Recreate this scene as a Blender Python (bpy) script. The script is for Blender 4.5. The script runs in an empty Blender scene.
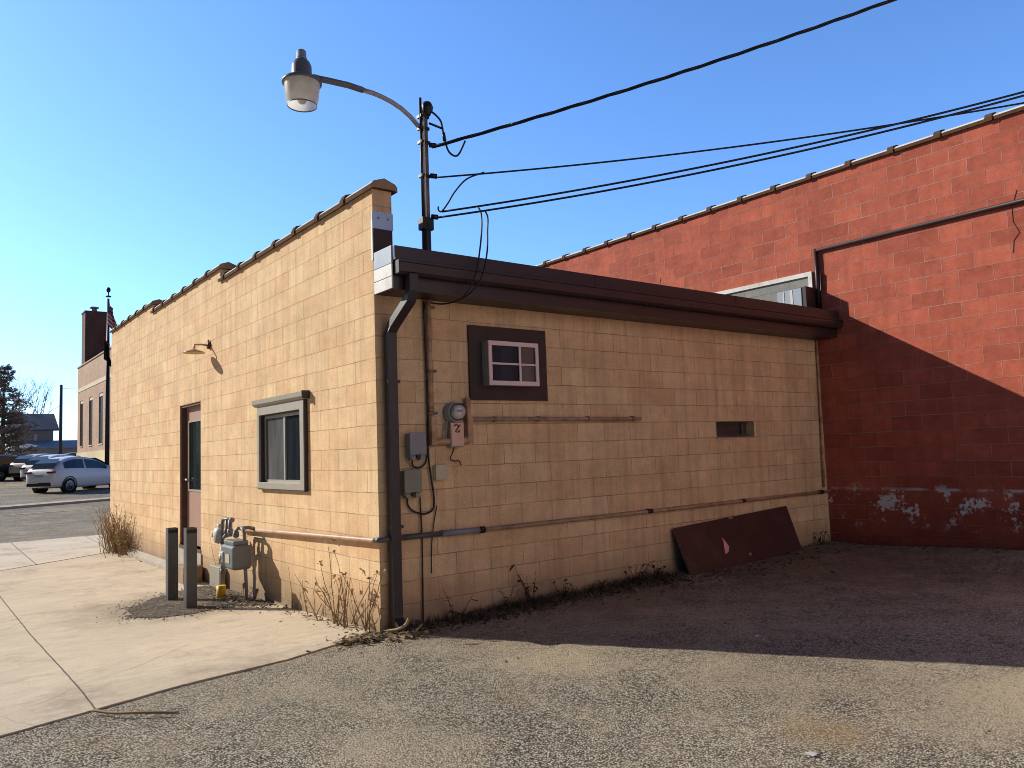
import bpy, bmesh, math, random
from mathutils import Vector, Matrix
random.seed(7)
PI = math.pi
scene = bpy.context.scene
COL = scene.collection

# ------------------------------------------------------------------ helpers
def tag(o, label=None, cat=None, group=None, kind=None):
    if label: o["label"] = label
    if cat: o["category"] = cat
    if group: o["group"] = group
    if kind: o["kind"] = kind
    return o

def empty(name, loc=(0, 0, 0), rz=0.0):
    o = bpy.data.objects.new(name, None)
    o.empty_display_size = 0.1
    COL.objects.link(o)
    o.location = loc
    o.rotation_euler = (0, 0, rz)
    return o

class MB:
    """collects shapes, then links them as ONE mesh object"""
    def __init__(s):
        s.bm = bmesh.new(); s.uv = s.bm.loops.layers.uv.new("UVMap"); s.mi = 0
    def face(s, pts, uv=None, mi=None, smooth=False):
        vs = [s.bm.verts.new(p) for p in pts]
        f = s.bm.faces.new(vs); f.material_index = s.mi if mi is None else mi; f.smooth = smooth
        if uv:
            for l, t in zip(f.loops, uv): l[s.uv].uv = t
        return f
    def box(s, a, b, mi=None):
        x0, y0, z0 = a; x1, y1, z1 = b
        v = [s.bm.verts.new(p) for p in ((x0,y0,z0),(x1,y0,z0),(x1,y1,z0),(x0,y1,z0),(x0,y0,z1),(x1,y0,z1),(x1,y1,z1),(x0,y1,z1))]
        for q in ((3,2,1,0),(4,5,6,7),(0,1,5,4),(1,2,6,5),(2,3,7,6),(3,0,4,7)):
            f = s.bm.faces.new([v[i] for i in q]); f.material_index = s.mi if mi is None else mi
        return s
    def cbox(s, c, size, mi=None):
        return s.box([c[i]-size[i]/2 for i in range(3)], [c[i]+size[i]/2 for i in range(3)], mi)
    def tube(s, pts, r, n=8, cap=True, mi=None):
        pts = [Vector(p) for p in pts]
        rs = r if isinstance(r, (list, tuple)) else [r]*len(pts)
        rings = []; ref = None
        for i, p in enumerate(pts):
            if i == 0: d = pts[1]-p
            elif i == len(pts)-1: d = p-pts[i-1]
            else: d = (pts[i+1]-p).normalized()+(p-pts[i-1]).normalized()
            d.normalize()
            if ref is None:
                ref = Vector((0,0,1)) if abs(d.z) < .9 else Vector((1,0,0))
            u = d.cross(ref).normalized(); w = u.cross(d).normalized(); ref = w
            rings.append([s.bm.verts.new(p+rs[i]*(math.cos(2*PI*k/n)*u+math.sin(2*PI*k/n)*w)) for k in range(n)])
        m = s.mi if mi is None else mi
        for a, b in zip(rings, rings[1:]):
            for k in range(n):
                f = s.bm.faces.new((a[k], a[(k+1)%n], b[(k+1)%n], b[k])); f.smooth = n > 4; f.material_index = m
        if cap:
            f = s.bm.faces.new(rings[0][::-1]); f.material_index = m
            f = s.bm.faces.new(rings[-1]); f.material_index = m
        return s
    def lathe(s, prof, c=(0,0,0), n=24, axis='z', mi=None, smooth=True):
        """prof: (radius, height) pairs"""
        def P(r, h, a):
            q = (r*math.cos(a), r*math.sin(a), h)
            if axis == 'y': q = (q[0], q[2], q[1])
            if axis == 'x': q = (q[2], q[0], q[1])
            return (c[0]+q[0], c[1]+q[1], c[2]+q[2])
        m = s.mi if mi is None else mi
        rings = [[s.bm.verts.new(P(max(r,1e-4), h, 2*PI*k/n)) for k in range(n)] for r, h in prof]
        for a, b in zip(rings, rings[1:]):
            for k in range(n):
                f = s.bm.faces.new((a[k], a[(k+1)%n], b[(k+1)%n], b[k])); f.smooth = smooth; f.material_index = m
        return s
    def extrude_profile(s, prof, y0, y1, x=0, z=0, axis='y', mis=None, caps=True, capmi=None):
        """closed profile in the plane across the axis, extruded along it"""
        def P(a, b, t): return (x+a, t, z+b) if axis == 'y' else (t, x+a, z+b)
        A = [s.bm.verts.new(P(a, b, y0)) for a, b in prof]; B = [s.bm.verts.new(P(a, b, y1)) for a, b in prof]
        n = len(prof)
        for k in range(n):
            f = s.bm.faces.new((A[k], A[(k+1)%n], B[(k+1)%n], B[k]))
            f.material_index = mis[k] if mis else s.mi
        if caps:
            for V in (A, B[::-1]):
                f = s.bm.faces.new(V); f.material_index = s.mi if capmi is None else capmi
        return s
    def build(s, name, mats, parent=None, bevel=0, recalc=True):
        if recalc: bmesh.ops.recalc_face_normals(s.bm, faces=s.bm.faces[:])
        me = bpy.data.meshes.new(name); s.bm.to_mesh(me); s.bm.free()
        o = bpy.data.objects.new(name, me)
        for m in (mats if isinstance(mats, (list, tuple)) else [mats]): me.materials.append(m)
        COL.objects.link(o)
        if parent is not None:
            o.parent = parent
            # geometry is given in world metres; empties may stand elsewhere
            if parent.get("_world"):
                o.matrix_parent_inverse = Matrix.Identity(4)
        if bevel:
            b = o.modifiers.new("edge", 'BEVEL'); b.width = bevel; b.segments = 2; b.limit_method = 'ANGLE'; b.angle_limit = .6
        return o

def thing(name, base, label, cat, group=None):
    """an Empty at the base; its parts are modelled in world metres and shifted to it"""
    o = empty(name, base); tag(o, label, cat, group); return o
def part(mb, name, mats, parent, bevel=0, label=None):
    """mesh modelled in world metres -> child of an Empty placed at its base"""
    base = Vector((0,0,0)); p = parent
    while p is not None:
        base += Vector(p.location); p = p.parent
    for v in mb.bm.verts: v.co -= base
    o = mb.build(name, mats, parent, bevel)
    if label: o["label"] = label
    return o

# ------------------------------------------------------------------ materials
def new_mat(name):
    m = bpy.data.materials.new(name); m.use_nodes = True
    nt = m.node_tree; nt.nodes.clear()
    out = nt.nodes.new('ShaderNodeOutputMaterial'); b = nt.nodes.new('ShaderNodeBsdfPrincipled')
    nt.links.new(b.outputs[0], out.inputs[0])
    return m, nt, b, out
def N(nt, t, **kw):
    n = nt.nodes.new(t)
    for k, v in kw.items():
        if k in n.inputs.keys(): n.inputs[k].default_value = v
        else: setattr(n, k, v)
    return n
def mixc(nt, fac, a, b, mode='MIX'):
    n = nt.nodes.new('ShaderNodeMix'); n.data_type = 'RGBA'; n.blend_type = mode
    for s, v in ((n.inputs[0], fac), (n.inputs[6], a), (n.inputs[7], b)):
        if hasattr(v, 'links') or isinstance(v, bpy.types.NodeSocket): nt.links.new(v, s)
        elif isinstance(v, (int, float)): s.default_value = v if s.type == 'VALUE' else (v, v, v, 1)
        else: s.default_value = (*v, 1) if len(v) == 3 else v
    return n.outputs[2]
def math_(nt, op, a, b=0.0, c=None, clamp=False):
    n = nt.nodes.new('ShaderNodeMath'); n.operation = op; n.use_clamp = clamp
    for i, v in enumerate((a, b) if c is None else (a, b, c)):
        if isinstance(v, bpy.types.NodeSocket): nt.links.new(v, n.inputs[i])
        else: n.inputs[i].default_value = v
    return n.outputs[0]
def ramp(nt, fac, stops):
    n = nt.nodes.new('ShaderNodeValToRGB'); e = n.color_ramp.elements
    while len(e) < len(stops): e.new(.5)
    for k, (p, c) in zip(e, stops):
        k.position = p; k.color = (c, c, c, 1) if isinstance(c, (int, float)) else (*c, 1)
    nt.links.new(fac, n.inputs[0]); return n.outputs[0]
def noise(nt, co, scale, detail=4, rough=.55, dim='3D'):
    n = nt.nodes.new('ShaderNodeTexNoise'); n.inputs['Scale'].default_value = scale
    n.inputs['Detail'].default_value = detail; n.inputs['Roughness'].default_value = rough
    if co is not None: nt.links.new(co, n.inputs['Vector'])
    return n.outputs['Fac']
def mapping(nt, co, loc=(0,0,0), scale=(1,1,1)):
    n = nt.nodes.new('ShaderNodeMapping'); n.inputs['Location'].default_value = loc; n.inputs['Scale'].default_value = scale
    nt.links.new(co, n.inputs['Vector']); return n.outputs[0]
def bump(nt, b, h, strength=.5, dist=.01, normal=None):
    n = nt.nodes.new('ShaderNodeBump'); n.inputs['Strength'].default_value = strength; n.inputs['Distance'].default_value = dist
    nt.links.new(h, n.inputs['Height'])
    if normal is not None: nt.links.new(normal, n.inputs['Normal'])
    nt.links.new(n.outputs[0], b.inputs['Normal']); return n.outputs[0]
def geo_pos(nt):
    return nt.nodes.new('ShaderNodeNewGeometry').outputs['Position']

def simple(name, col, rough=.6, metal=0.0, var=.25, scale=6.0, bmp=.15, spec=.5, dirt=None, fine=60):
    """paint, metal, plastic: colour broken up by noise, slightly uneven surface"""
    m, nt, b, out = new_mat(name)
    p = geo_pos(nt)
    n1 = noise(nt, p, scale, 5); n2 = noise(nt, p, fine, 3)
    f = math_(nt, 'MULTIPLY_ADD', n1, .7, math_(nt, 'MULTIPLY', n2, .3))
    lo = tuple(c*(1-var) for c in col); hi = tuple(min(1, c*(1+var)) for c in col)
    c = ramp(nt, f, [(.25, lo), (.75, hi)])
    if dirt:
        c = mixc(nt, ramp(nt, noise(nt, p, scale*.7, 6, .65), [(.5, 0), (.7, .8)]), c, dirt)
    nt.links.new(c, b.inputs['Base Color'])
    b.inputs['Roughness'].default_value = rough; b.inputs['Metallic'].default_value = metal
    b.inputs['Specular IOR Level'].default_value = spec
    if bmp: bump(nt, b, f, bmp, .004)
    return m

def block_wall(name, c1, c2, joint, streak, streak_amt, light_joint=0.0, mortar=.0045, peel=None, dirt_shade=None, dirt_shade_top=.62):
    """painted concrete block, UV in metres: u along the wall, v = height"""
    m, nt, b, out = new_mat(name)
    uv = nt.nodes.new('ShaderNodeUVMap'); uv.uv_map = "UVMap"; uv = uv.outputs[0]
    p = geo_pos(nt)
    # joints wander a little
    wob = nt.nodes.new('ShaderNodeTexNoise'); wob.inputs['Scale'].default_value = 3.0; nt.links.new(uv, wob.inputs['Vector'])
    sub = nt.nodes.new('ShaderNodeVectorMath'); sub.operation = 'MULTIPLY_ADD'
    nt.links.new(wob.outputs['Color'], sub.inputs[0]); sub.inputs[1].default_value = (.014, .012, 0); nt.links.new(uv, sub.inputs[2])
    sh = mapping(nt, sub.outputs[0], (-.007, -.006, 0))
    br = nt.nodes.new('ShaderNodeTexBrick'); nt.links.new(sh, br.inputs['Vector'])
    br.offset = .5; br.offset_frequency = 2; br.squash = 1.0
    for k, v in (('Scale', 1.0), ('Mortar Size', mortar), ('Mortar Smooth', .35), ('Bias', 0.0), ('Brick Width', .4064), ('Row Height', .2032)):
        br.inputs[k].default_value = v
    br.inputs['Color1'].default_value = (0,0,0,1); br.inputs['Color2'].default_value = (1,1,1,1); br.inputs['Mortar'].default_value = (.5,.5,.5,1)
    fac = br.outputs['Fac']
    rnd = nt.nodes.new('ShaderNodeSeparateColor'); nt.links.new(br.outputs['Color'], rnd.inputs[0]); rnd = rnd.outputs[0]
    big = noise(nt, uv, 1.1, 5, .6); mid = noise(nt, uv, 9, 6, .7); fine = noise(nt, uv, 130, 3, .7); pore = noise(nt, uv, 60, 2, .5)
    t = math_(nt, 'MULTIPLY_ADD', rnd, .26, math_(nt, 'MULTIPLY_ADD', mid, .62, math_(nt, 'MULTIPLY', big, .42)))
    c = ramp(nt, t, [(.40, c1), (1.0, c2)])
    # every block has taken the paint a little differently
    wr = nt.nodes.new('ShaderNodeTexWhiteNoise'); wr.noise_dimensions = '1D'; nt.links.new(math_(nt, 'MULTIPLY', rnd, 91.7), wr.inputs['W'])
    c = mixc(nt, .35, c, ramp(nt, wr.outputs['Value'], [(0, (.93, .86, .78)), (.5, (1, 1, 1)), (1, (1.0, 1.03, .93))]), 'MULTIPLY')
    # speckle of the block face
    c = mixc(nt, .5, c, ramp(nt, fine, [(.3, .45), (.7, 1.38)]), 'MULTIPLY')
    c = mixc(nt, .4, c, ramp(nt, pore, [(.28, .5), (.45, 1.0)]), 'MULTIPLY')
    # chips and knocks
    ch = math_(nt, 'MULTIPLY', ramp(nt, noise(nt, mapping(nt, uv, (9.1, 2.2, 0)), 16, 2, .5), [(.735, 0), (.755, 1)]), .7)
    c = mixc(nt, ch, c, joint)
    # older coat of paint showing in broad worn areas
    c = mixc(nt, .6, c, ramp(nt, noise(nt, mapping(nt, uv, (4.2, 6.3, 0), (1, 1.6, 1)), 2.1, 7, .68), [(.35, .78), (.62, 1.08)]), 'MULTIPLY')
    # rain streaks run down
    sv = mapping(nt, uv, (0,0,0), (5.0, .35, 1))
    sn = noise(nt, sv, 1.6, 6, .65)
    c = mixc(nt, math_(nt, 'MULTIPLY', ramp(nt, sn, [(.46, 0), (.74, 1)]), streak_amt), c, streak)
    # joints: painted over, so broken and faint in places
    jn = noise(nt, uv, 2.3, 5, .7)
    jf = math_(nt, 'MULTIPLY', fac, ramp(nt, jn, [(.34, .08), (.62, .85)]))
    c = mixc(nt, jf, c, joint)
    if light_joint:
        ln = ramp(nt, noise(nt, mapping(nt, uv, (3.1, 7.7, 0)), .9, 6, .7), [(.40, light_joint*.25), (.60, light_joint)])
        c = mixc(nt, math_(nt, 'MULTIPLY', fac, ln), c, (.62, .5, .44))
    sx = nt.nodes.new('ShaderNodeSeparateXYZ'); nt.links.new(uv, sx.inputs[0]); v = sx.outputs[1]
    if dirt_shade:
        # splash-back dirt near the ground, on the red wall also painted-in shade
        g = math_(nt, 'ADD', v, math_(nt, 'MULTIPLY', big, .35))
        c = mixc(nt, ramp(nt, g, [(.12, .85), (dirt_shade_top, 0)]), c, dirt_shade)
    if peel:
        pn = noise(nt, uv, 2.6, 8, .72)
        # patches of bare block low down, mostly near the joint with the neighbour
        low = math_(nt, 'MULTIPLY', ramp(nt, v, [(.30, 0), (.52, 1)]), ramp(nt, math_(nt, 'MULTIPLY', v, .5), [(.41, 1), (.47, 0)]))
        m1 = math_(nt, 'MULTIPLY', ramp(nt, math_(nt, 'MULTIPLY_ADD', noise(nt, uv, 24, 4, .7), .22, math_(nt, 'MULTIPLY', pn, .8)), [(.552, 0), (.566, 1)]), low)
        line = math_(nt, 'SUBTRACT', 1.0, math_(nt, 'MULTIPLY', math_(nt, 'ABSOLUTE', math_(nt, 'SUBTRACT', v, .845)), 38.0), clamp=True)
        m2 = math_(nt, 'MULTIPLY', line, ramp(nt, noise(nt, uv, 5, 6, .7), [(.42, 0), (.6, 1)]))
        mm = math_(nt, 'MAXIMUM', m1, m2)
        c = mixc(nt, mm, c, peel)
    nt.links.new(c, b.inputs['Base Color'])
    b.inputs['Roughness'].default_value = .88; b.inputs['Specular IOR Level'].default_value = .25
    h = math_(nt, 'MULTIPLY_ADD', fac, -.7, math_(nt, 'MULTIPLY_ADD', fine, .22, math_(nt, 'MULTIPLY', mid, .5)))
    bump(nt, b, h, .85, .007)
    return m

def gravel_mat(name, base=(.88, .75, .56), dark=.02, soil=(.64, .52, .36), cell=92.0, soil_amt=.72, contrast=1.0):
    """worn chip-seal asphalt: stones in a darker binder, dusty and sandy patches"""
    m, nt, b, out = new_mat(name)
    p = geo_pos(nt)
    wv = nt.nodes.new('ShaderNodeTexVoronoi'); wv.feature = 'F1'; wv.inputs['Scale'].default_value = cell; nt.links.new(p, wv.inputs['Vector'])
    w2 = nt.nodes.new('ShaderNodeTexVoronoi'); w2.feature = 'F1'; w2.inputs['Scale'].default_value = cell*.47; nt.links.new(p, w2.inputs['Vector'])
    sc = nt.nodes.new('ShaderNodeSeparateColor'); nt.links.new(wv.outputs['Color'], sc.inputs[0])
    sc2 = nt.nodes.new('ShaderNodeSeparateColor'); nt.links.new(w2.outputs['Color'], sc2.inputs[0])
    stone = ramp(nt, sc.outputs[0], [(0, tuple(x*.22 for x in base)), (.22, tuple(x*.72 for x in base)), (.6, tuple(x*1.15 for x in base)), (.93, tuple(min(.86, x*1.35) for x in base)), (1.0, (.84, .80, .72))])
    tint = mixc(nt, .35, stone, ramp(nt, sc.outputs[1], [(0, (.62,.52,.40)), (.5, (1,1,.97)), (1, (.82,.90,1.0))]), 'MULTIPLY')
    st2 = ramp(nt, sc2.outputs[0], [(0, tuple(x*.3 for x in base)), (.75, tuple(x*1.1 for x in base)), (1, (.8, .75, .66))])
    c = mixc(nt, ramp(nt, sc2.outputs[1], [(.72, 0), (.76, 1)]), tint, st2)
    gap = ramp(nt, wv.outputs['Distance'], [(.34, 1.0), (.60, .02)])
    c = mixc(nt, .85*contrast, c, gap, 'MULTIPLY')
    big = noise(nt, p, .55, 6, .6); med = noise(nt, p, 2.4, 5, .62); fin = noise(nt, p, 26, 4, .7)
    # dust lies in the hollows, stones stand out of it
    dm = math_(nt, 'MULTIPLY_ADD', med, .55, math_(nt, 'MULTIPLY', big, .6))
    dmask = math_(nt, 'MULTIPLY', ramp(nt, dm, [(.52, .0), (.72, .85*soil_amt)]), ramp(nt, fin, [(.3, .55), (.62, 1.0)]))
    c = mixc(nt, dmask, c, soil)
    # rusty / straw coloured stains
    o = ramp(nt, noise(nt, mapping(nt, p, (11.3, 4.1, 0)), .8, 6, .68), [(.60, 0), (.70, .55*soil_amt)])
    c = mixc(nt, math_(nt, 'MULTIPLY', o, ramp(nt, fin, [(.35, 0), (.6, 1)])), c, (.40, .24, .08))
    for (qx, qy, rr, cc, am) in ((.66, -3.9, .30, (.46, .28, .09), .5), (1.75, -4.3, .75, soil, .9), (1.2, -3.0, .6, soil, .6), (.55, -1.75, .5, soil, .75), (3.0, -4.6, .9, soil, .7), (-1.2, -2.6, .5, soil, .6), (5.6, -.9, 2.2, (.10, .085, .075), .6), (2.6, -.35, 1.0, (.12, .10, .085), .55)):  # last two spots paint deeper shade into the asphalt by the back wall
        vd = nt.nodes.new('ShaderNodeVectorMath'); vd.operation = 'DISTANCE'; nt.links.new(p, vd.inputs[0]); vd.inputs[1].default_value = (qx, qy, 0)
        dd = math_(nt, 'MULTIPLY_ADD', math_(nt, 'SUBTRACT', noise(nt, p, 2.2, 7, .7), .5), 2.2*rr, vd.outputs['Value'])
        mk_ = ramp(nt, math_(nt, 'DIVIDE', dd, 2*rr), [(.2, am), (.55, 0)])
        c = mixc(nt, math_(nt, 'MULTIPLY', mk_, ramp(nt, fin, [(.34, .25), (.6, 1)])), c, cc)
    # old tyre-worn darker zones
    c = mixc(nt, .5, c, ramp(nt, noise(nt, mapping(nt, p, (2, 8, 0)), .35, 4), [(.35, .62), (.65, 1.12)]), 'MULTIPLY')
    nt.links.new(c, b.inputs['Base Color']); b.inputs['Roughness'].default_value = .92; b.inputs['Specular IOR Level'].default_value = .25
    h = math_(nt, 'MULTIPLY_ADD', wv.outputs['Distance'], -1.0, math_(nt, 'MULTIPLY', w2.outputs['Distance'], -.6))
    h = math_(nt, 'MULTIPLY', h, math_(nt, 'SUBTRACT', 1.0, math_(nt, 'MULTIPLY', dmask, .7)))
    bump(nt, b, h, 1.0, .014)
    return m

def concrete_mat(name, col, joints=(), stain=(.26, .2, .14), brush=True):
    m, nt, b, out = new_mat(name)
    p = geo_pos(nt)
    big = noise(nt, p, .7, 6, .62); med = noise(nt, p, 5, 6, .65); fin = noise(nt, p, 150, 3, .7)
    st = noise(nt, mapping(nt, p, (0,0,0), (.5, 6.0, 1)), 2.2, 5, .6)
    t = math_(nt, 'MULTIPLY_ADD', big, .45, math_(nt, 'MULTIPLY_ADD', med, .3, math_(nt, 'MULTIPLY', st, .25)))
    c = ramp(nt, t, [(.3, tuple(x*.74 for x in col)), (.7, tuple(min(1, x*1.12) for x in col))])
    c = mixc(nt, .6, c, ramp(nt, fin, [(.3, .60), (.65, 1.16)]), 'MULTIPLY')
    c = mixc(nt, .55, c, ramp(nt, noise(nt, mapping(nt, p, (1, 2, 0), (1.4, 16, 1)), 3.0, 5, .7), [(.35, .8), (.65, 1.1)]), 'MULTIPLY')
    c = mixc(nt, ramp(nt, noise(nt, mapping(nt, p, (5, 3, 1)), 1.3, 8, .75), [(.52, 0), (.75, .75)]), c, stain)
    # dirt washed out round the gravel patch
    vd = nt.nodes.new('ShaderNodeVectorMath'); vd.operation = 'DISTANCE'; nt.links.new(p, vd.inputs[0]); vd.inputs[1].default_value = (-.9, 3.5, -.1)
    dd = math_(nt, 'ADD', vd.outputs['Value'], math_(nt, 'MULTIPLY', noise(nt, p, 3, 7, .7), 1.6))
    c = mixc(nt, ramp(nt, math_(nt, 'MULTIPLY', dd, .4), [(.5, .75), (.86, 0)]), c, stain)
    # hairline cracks
    wn3 = nt.nodes.new('ShaderNodeTexNoise'); wn3.inputs['Scale'].default_value = 1.6; wn3.inputs['Detail'].default_value = 6; nt.links.new(p, wn3.inputs['Vector'])
    wa = nt.nodes.new('ShaderNodeVectorMath'); wa.operation = 'MULTIPLY_ADD'; nt.links.new(wn3.outputs['Color'], wa.inputs[0]); wa.inputs[1].default_value = (.3, .3, 0); nt.links.new(p, wa.inputs[2])
    vc = nt.nodes.new('ShaderNodeTexVoronoi'); vc.feature = 'DISTANCE_TO_EDGE'; vc.inputs['Scale'].default_value = .33; nt.links.new(wa.outputs[0], vc.inputs['Vector'])
    crk = math_(nt, 'MULTIPLY', math_(nt, 'LESS_THAN', vc.outputs['Distance'], .0022), ramp(nt, noise(nt, p, .9, 3), [(.48, 0), (.6, .32)]))
    c = mixc(nt, crk, c, (.13, .10, .08))
    spk = ramp(nt, noise(nt, p, 46, 3, .6), [(.66, 0), (.72, .75)])
    c = mixc(nt, spk, c, (.12, .09, .07))
    sx = nt.nodes.new('ShaderNodeSeparateXYZ'); nt.links.new(p, sx.inputs[0])
    wn = noise(nt, p, 6, 4, .7)
    hgt = math_(nt, 'MULTIPLY', fin, .3)
    for axis, val, wid in joints:
        d = math_(nt, 'ABSOLUTE', math_(nt, 'SUBTRACT', math_(nt, 'MULTIPLY_ADD', wn, .02, sx.outputs[axis]), val+.01))
        j = math_(nt, 'LESS_THAN', d, wid)
        c = mixc(nt, math_(nt, 'MULTIPLY', j, .85), c, (.07, .055, .04))
        hgt = math_(nt, 'SUBTRACT', hgt, j)
    nt.links.new(c, b.inputs['Base Color']); b.inputs['Roughness'].default_value = .9; b.inputs['Specular IOR Level'].default_value = .25
    bump(nt, b, hgt, .35, .004)
    return m

def glass_mat(name, col=(.02, .025, .03), rough=.06, refl=.6):
    m, nt, b, out = new_mat(name)
    p = geo_pos(nt)
    c = ramp(nt, noise(nt, mapping(nt, p, (0,0,0), (3, 3, .4)), 2.0, 4), [(.3, tuple(x*.6 for x in col)), (.7, tuple(x*1.5 for x in col))])
    nt.links.new(c, b.inputs['Base Color']); b.inputs['Roughness'].default_value = rough; b.inputs['Specular IOR Level'].default_value = refl
    bump(nt, b, noise(nt, p, 3.5, 2), .08, .02)
    return m

def leaf_mat(name, c1, c2, trans=.25):
    m, nt, b, out = new_mat(name)
    p = geo_pos(nt)
    oi = nt.nodes.new('ShaderNodeNewGeometry').outputs['Random Per Island']
    c = mixc(nt, oi, c1, c2)
    c = mixc(nt, .6, c, ramp(nt, noise(nt, p, 9, 3), [(.3, .5), (.7, 1.3)]), 'MULTIPLY')
    nt.links.new(c, b.inputs['Base Color']); b.inputs['Roughness'].default_value = .75
    tr = nt.nodes.new('ShaderNodeBsdfTranslucent'); nt.links.new(c, tr.inputs[0])
    mx = nt.nodes.new('ShaderNodeMixShader'); mx.inputs[0].default_value = trans
    nt.links.new(b.outputs[0], mx.inputs[1]); nt.links.new(tr.outputs[0], mx.inputs[2]); nt.links.new(mx.outputs[0], out.inputs[0])
    return m

M = {}
M['tan'] = block_wall('tan_painted_block', (.84, .53, .305), (1.0, .77, .475), (.30, .18, .11), (.42, .26, .15), .5, mortar=.0036, dirt_shade=(.26, .19, .13))
M['red'] = block_wall('red_painted_block', (.37, .092, .062), (.76, .205, .13), (.20, .04, .03), (.26, .07, .05), .38, light_joint=.6, mortar=.0055, peel=(.74, .72, .72), dirt_shade=(.13, .035, .03), dirt_shade_top=.98)  # darker foot of the red wall paints extra shade into its colour
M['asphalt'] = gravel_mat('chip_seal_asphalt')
M['patch'] = gravel_mat('gravel_patch', base=(.32, .25, .18), soil=(.36, .27, .18), cell=70)
M['road'] = gravel_mat('road_asphalt', base=(.22, .205, .19), soil=(.24, .21, .18), cell=60, contrast=.5)
M['apron'] = concrete_mat('apron_concrete', (.76, .64, .48), [(0, -2.34, .006)])
M['walk'] = concrete_mat('sidewalk_concrete', (.82, .72, .57), [(0, -1.55, .008), (0, -3.1, .008), (0, -.1, .008), (1, 11.9, .01)])
M['kerb'] = concrete_mat('kerb_concrete', (.66, .59, .48))
M['foot'] = concrete_mat('footing_concrete', (.58, .52, .44))
M['brown'] = simple('brown_metal', (.040, .024, .023), .45, var=.3, scale=3)
M['gutter'] = simple('brown_gutter_paint', (.038, .026, .027), .38, var=.25, scale=2)
M['brownboard'] = simple('brown_board', (.045, .024, .022), .6, var=.3)
M['spout'] = simple('dark_downspout', (.038, .030, .034), .4, var=.3)
M['lip'] = simple('brown_glazed_tile', (.12, .07, .045), .85, spec=.04, var=.4, scale=8)
M['capend'] = simple('tan_mortared_end', (.40, .25, .15), .85, var=.2)
M['tiletop'] = simple('pale_tile', (.80, .72, .64), .45, var=.15, scale=7)  # pale tone for the coping top faces
M['white'] = simple('white_paint', (.74, .72, .70), .5, var=.12, scale=5, dirt=(.45, .4, .36))
M['flash'] = simple('bluish_flashing', (.36, .43, .52), .4, var=.15, scale=4)
M['trim'] = simple('cream_window_trim', (.37, .335, .28), .55, var=.15, scale=8)
M['darktrim'] = simple('dark_trim_side', (.04, .03, .028), .5)
M['sash'] = simple('aluminium_sash', (.42, .41, .40), .4, var=.15)
M['curtain'] = simple('grey_curtain', (.17, .17, .17), .8, var=.3, scale=14)
M['glass'] = glass_mat('window_glass')
M['pane2'] = glass_mat('grey_pane', (.13, .13, .135), .12, .5)
M['ventpane'] = simple('dusty_brown_vent_glass', (.085, .062, .055), .35, var=.3)
M['doorglass'] = glass_mat('green_door_glass', (.016, .026, .026), .1, .4)
M['door'] = simple('dusty_brown_door', (.43, .255, .205), .55, var=.12, scale=3)
M['jamb'] = simple('dark_brown_jamb', (.11, .058, .042), .6, var=.3)
M['roof'] = simple('roof_membrane', (.06, .055, .05), .85, var=.3)
M['pinkwhite'] = simple('pinkish_white_frame', (.92, .70, .68), .5, var=.1)
M['acside'] = simple('grey_green_case', (.30, .30, .27), .55, var=.2)
M['bluegl'] = glass_mat('dark_blue_glass', (.020, .036, .055), .2, .2)
M['grey'] = simple('grey_enclosure', (.27, .275, .31), .5, var=.15)
M['greygreen'] = simple('greenish_enclosure', (.28, .275, .225), .55, var=.18)
M['beige'] = simple('beige_plastic', (.62, .55, .42), .5, var=.1)
M['meterbox'] = simple('pinkish_beige_box', (.80, .52, .40), .6, var=.14, scale=9)
M['metergrey'] = simple('meter_can', (.34, .34, .36), .4, var=.15)
M['meterdial'] = simple('meter_dial', (.70, .64, .64), .4, var=.06)
M['rustmark'] = simple('rust_red_mark', (.22, .03, .03), .8)
M['tanpipe'] = simple('tan_painted_pipe', (.56, .34, .20), .55, var=.25, scale=10, dirt=(.14, .08, .06))
M['pinkpipe'] = simple('faded_brown_pipe', (.50, .315, .20), .5, var=.25, scale=9, dirt=(.16, .09, .07))
M['greypipe'] = simple('dark_grey_conduit', (.10, .10, .11), .45, var=.3)
M['rustpipe'] = simple('rusty_tan_pipe', (.46, .30, .20), .7, var=.35, scale=14, dirt=(.10, .045, .03))
M['black'] = simple('black_cable', (.012, .012, .014), .5, var=.3)
M['wire'] = simple('black_wire', (.010, .010, .012), .55, var=.2)
M['mast'] = simple('weathered_mast', (.20, .145, .115), .5, var=.35, scale=10, dirt=(.05, .035, .03))
M['galv'] = simple('galvanised_steel', (.40, .40, .41), .45, metal=.15, var=.2)
M['ballast'] = simple('dark_grey_casting', (.15, .15, .165), .4, var=.25)
M['bollard'] = simple('blue_grey_steel', (.080, .088, .10), .5, var=.25, scale=7, dirt=(.16, .11, .09))
M['bolldark'] = simple('inside_of_tube', (.02, .02, .022), .8)
M['gasgrey'] = simple('gas_meter_grey', (.17, .19, .20), .5, var=.18, scale=9)
M['gaspipe'] = simple('grey_painted_pipe', (.20, .20, .205), .5, var=.3, scale=14, dirt=(.32, .30, .27))  # pale blotches stand in for highlights on the pipes
M['gaslight'] = simple('pale_regulator', (.50, .50, .48), .5, var=.2)
M['yellow'] = simple('yellow_plastic', (.80, .48, .03), .5, var=.1)
M['leandoor'] = simple('brown_door_panel', (.060, .022, .018), .55, var=.35, scale=4, dirt=(.08, .05, .04))
M['edge'] = simple('raw_panel_edge', (.20, .14, .10), .8)
M['pink'] = simple('pink_paper', (.86, .36, .47), .7, var=.05)
M['paper'] = simple('white_paper', (.80, .78, .74), .8, var=.08)
M['lampenamel'] = simple('tan_enamel', (.52, .36, .18), .5, var=.15)
M['greybrick'] = block_wall('grey_painted_infill', (.27, .27, .26), (.36, .36, .34), (.15, .15, .15), (.2, .2, .19), .3)
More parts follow.
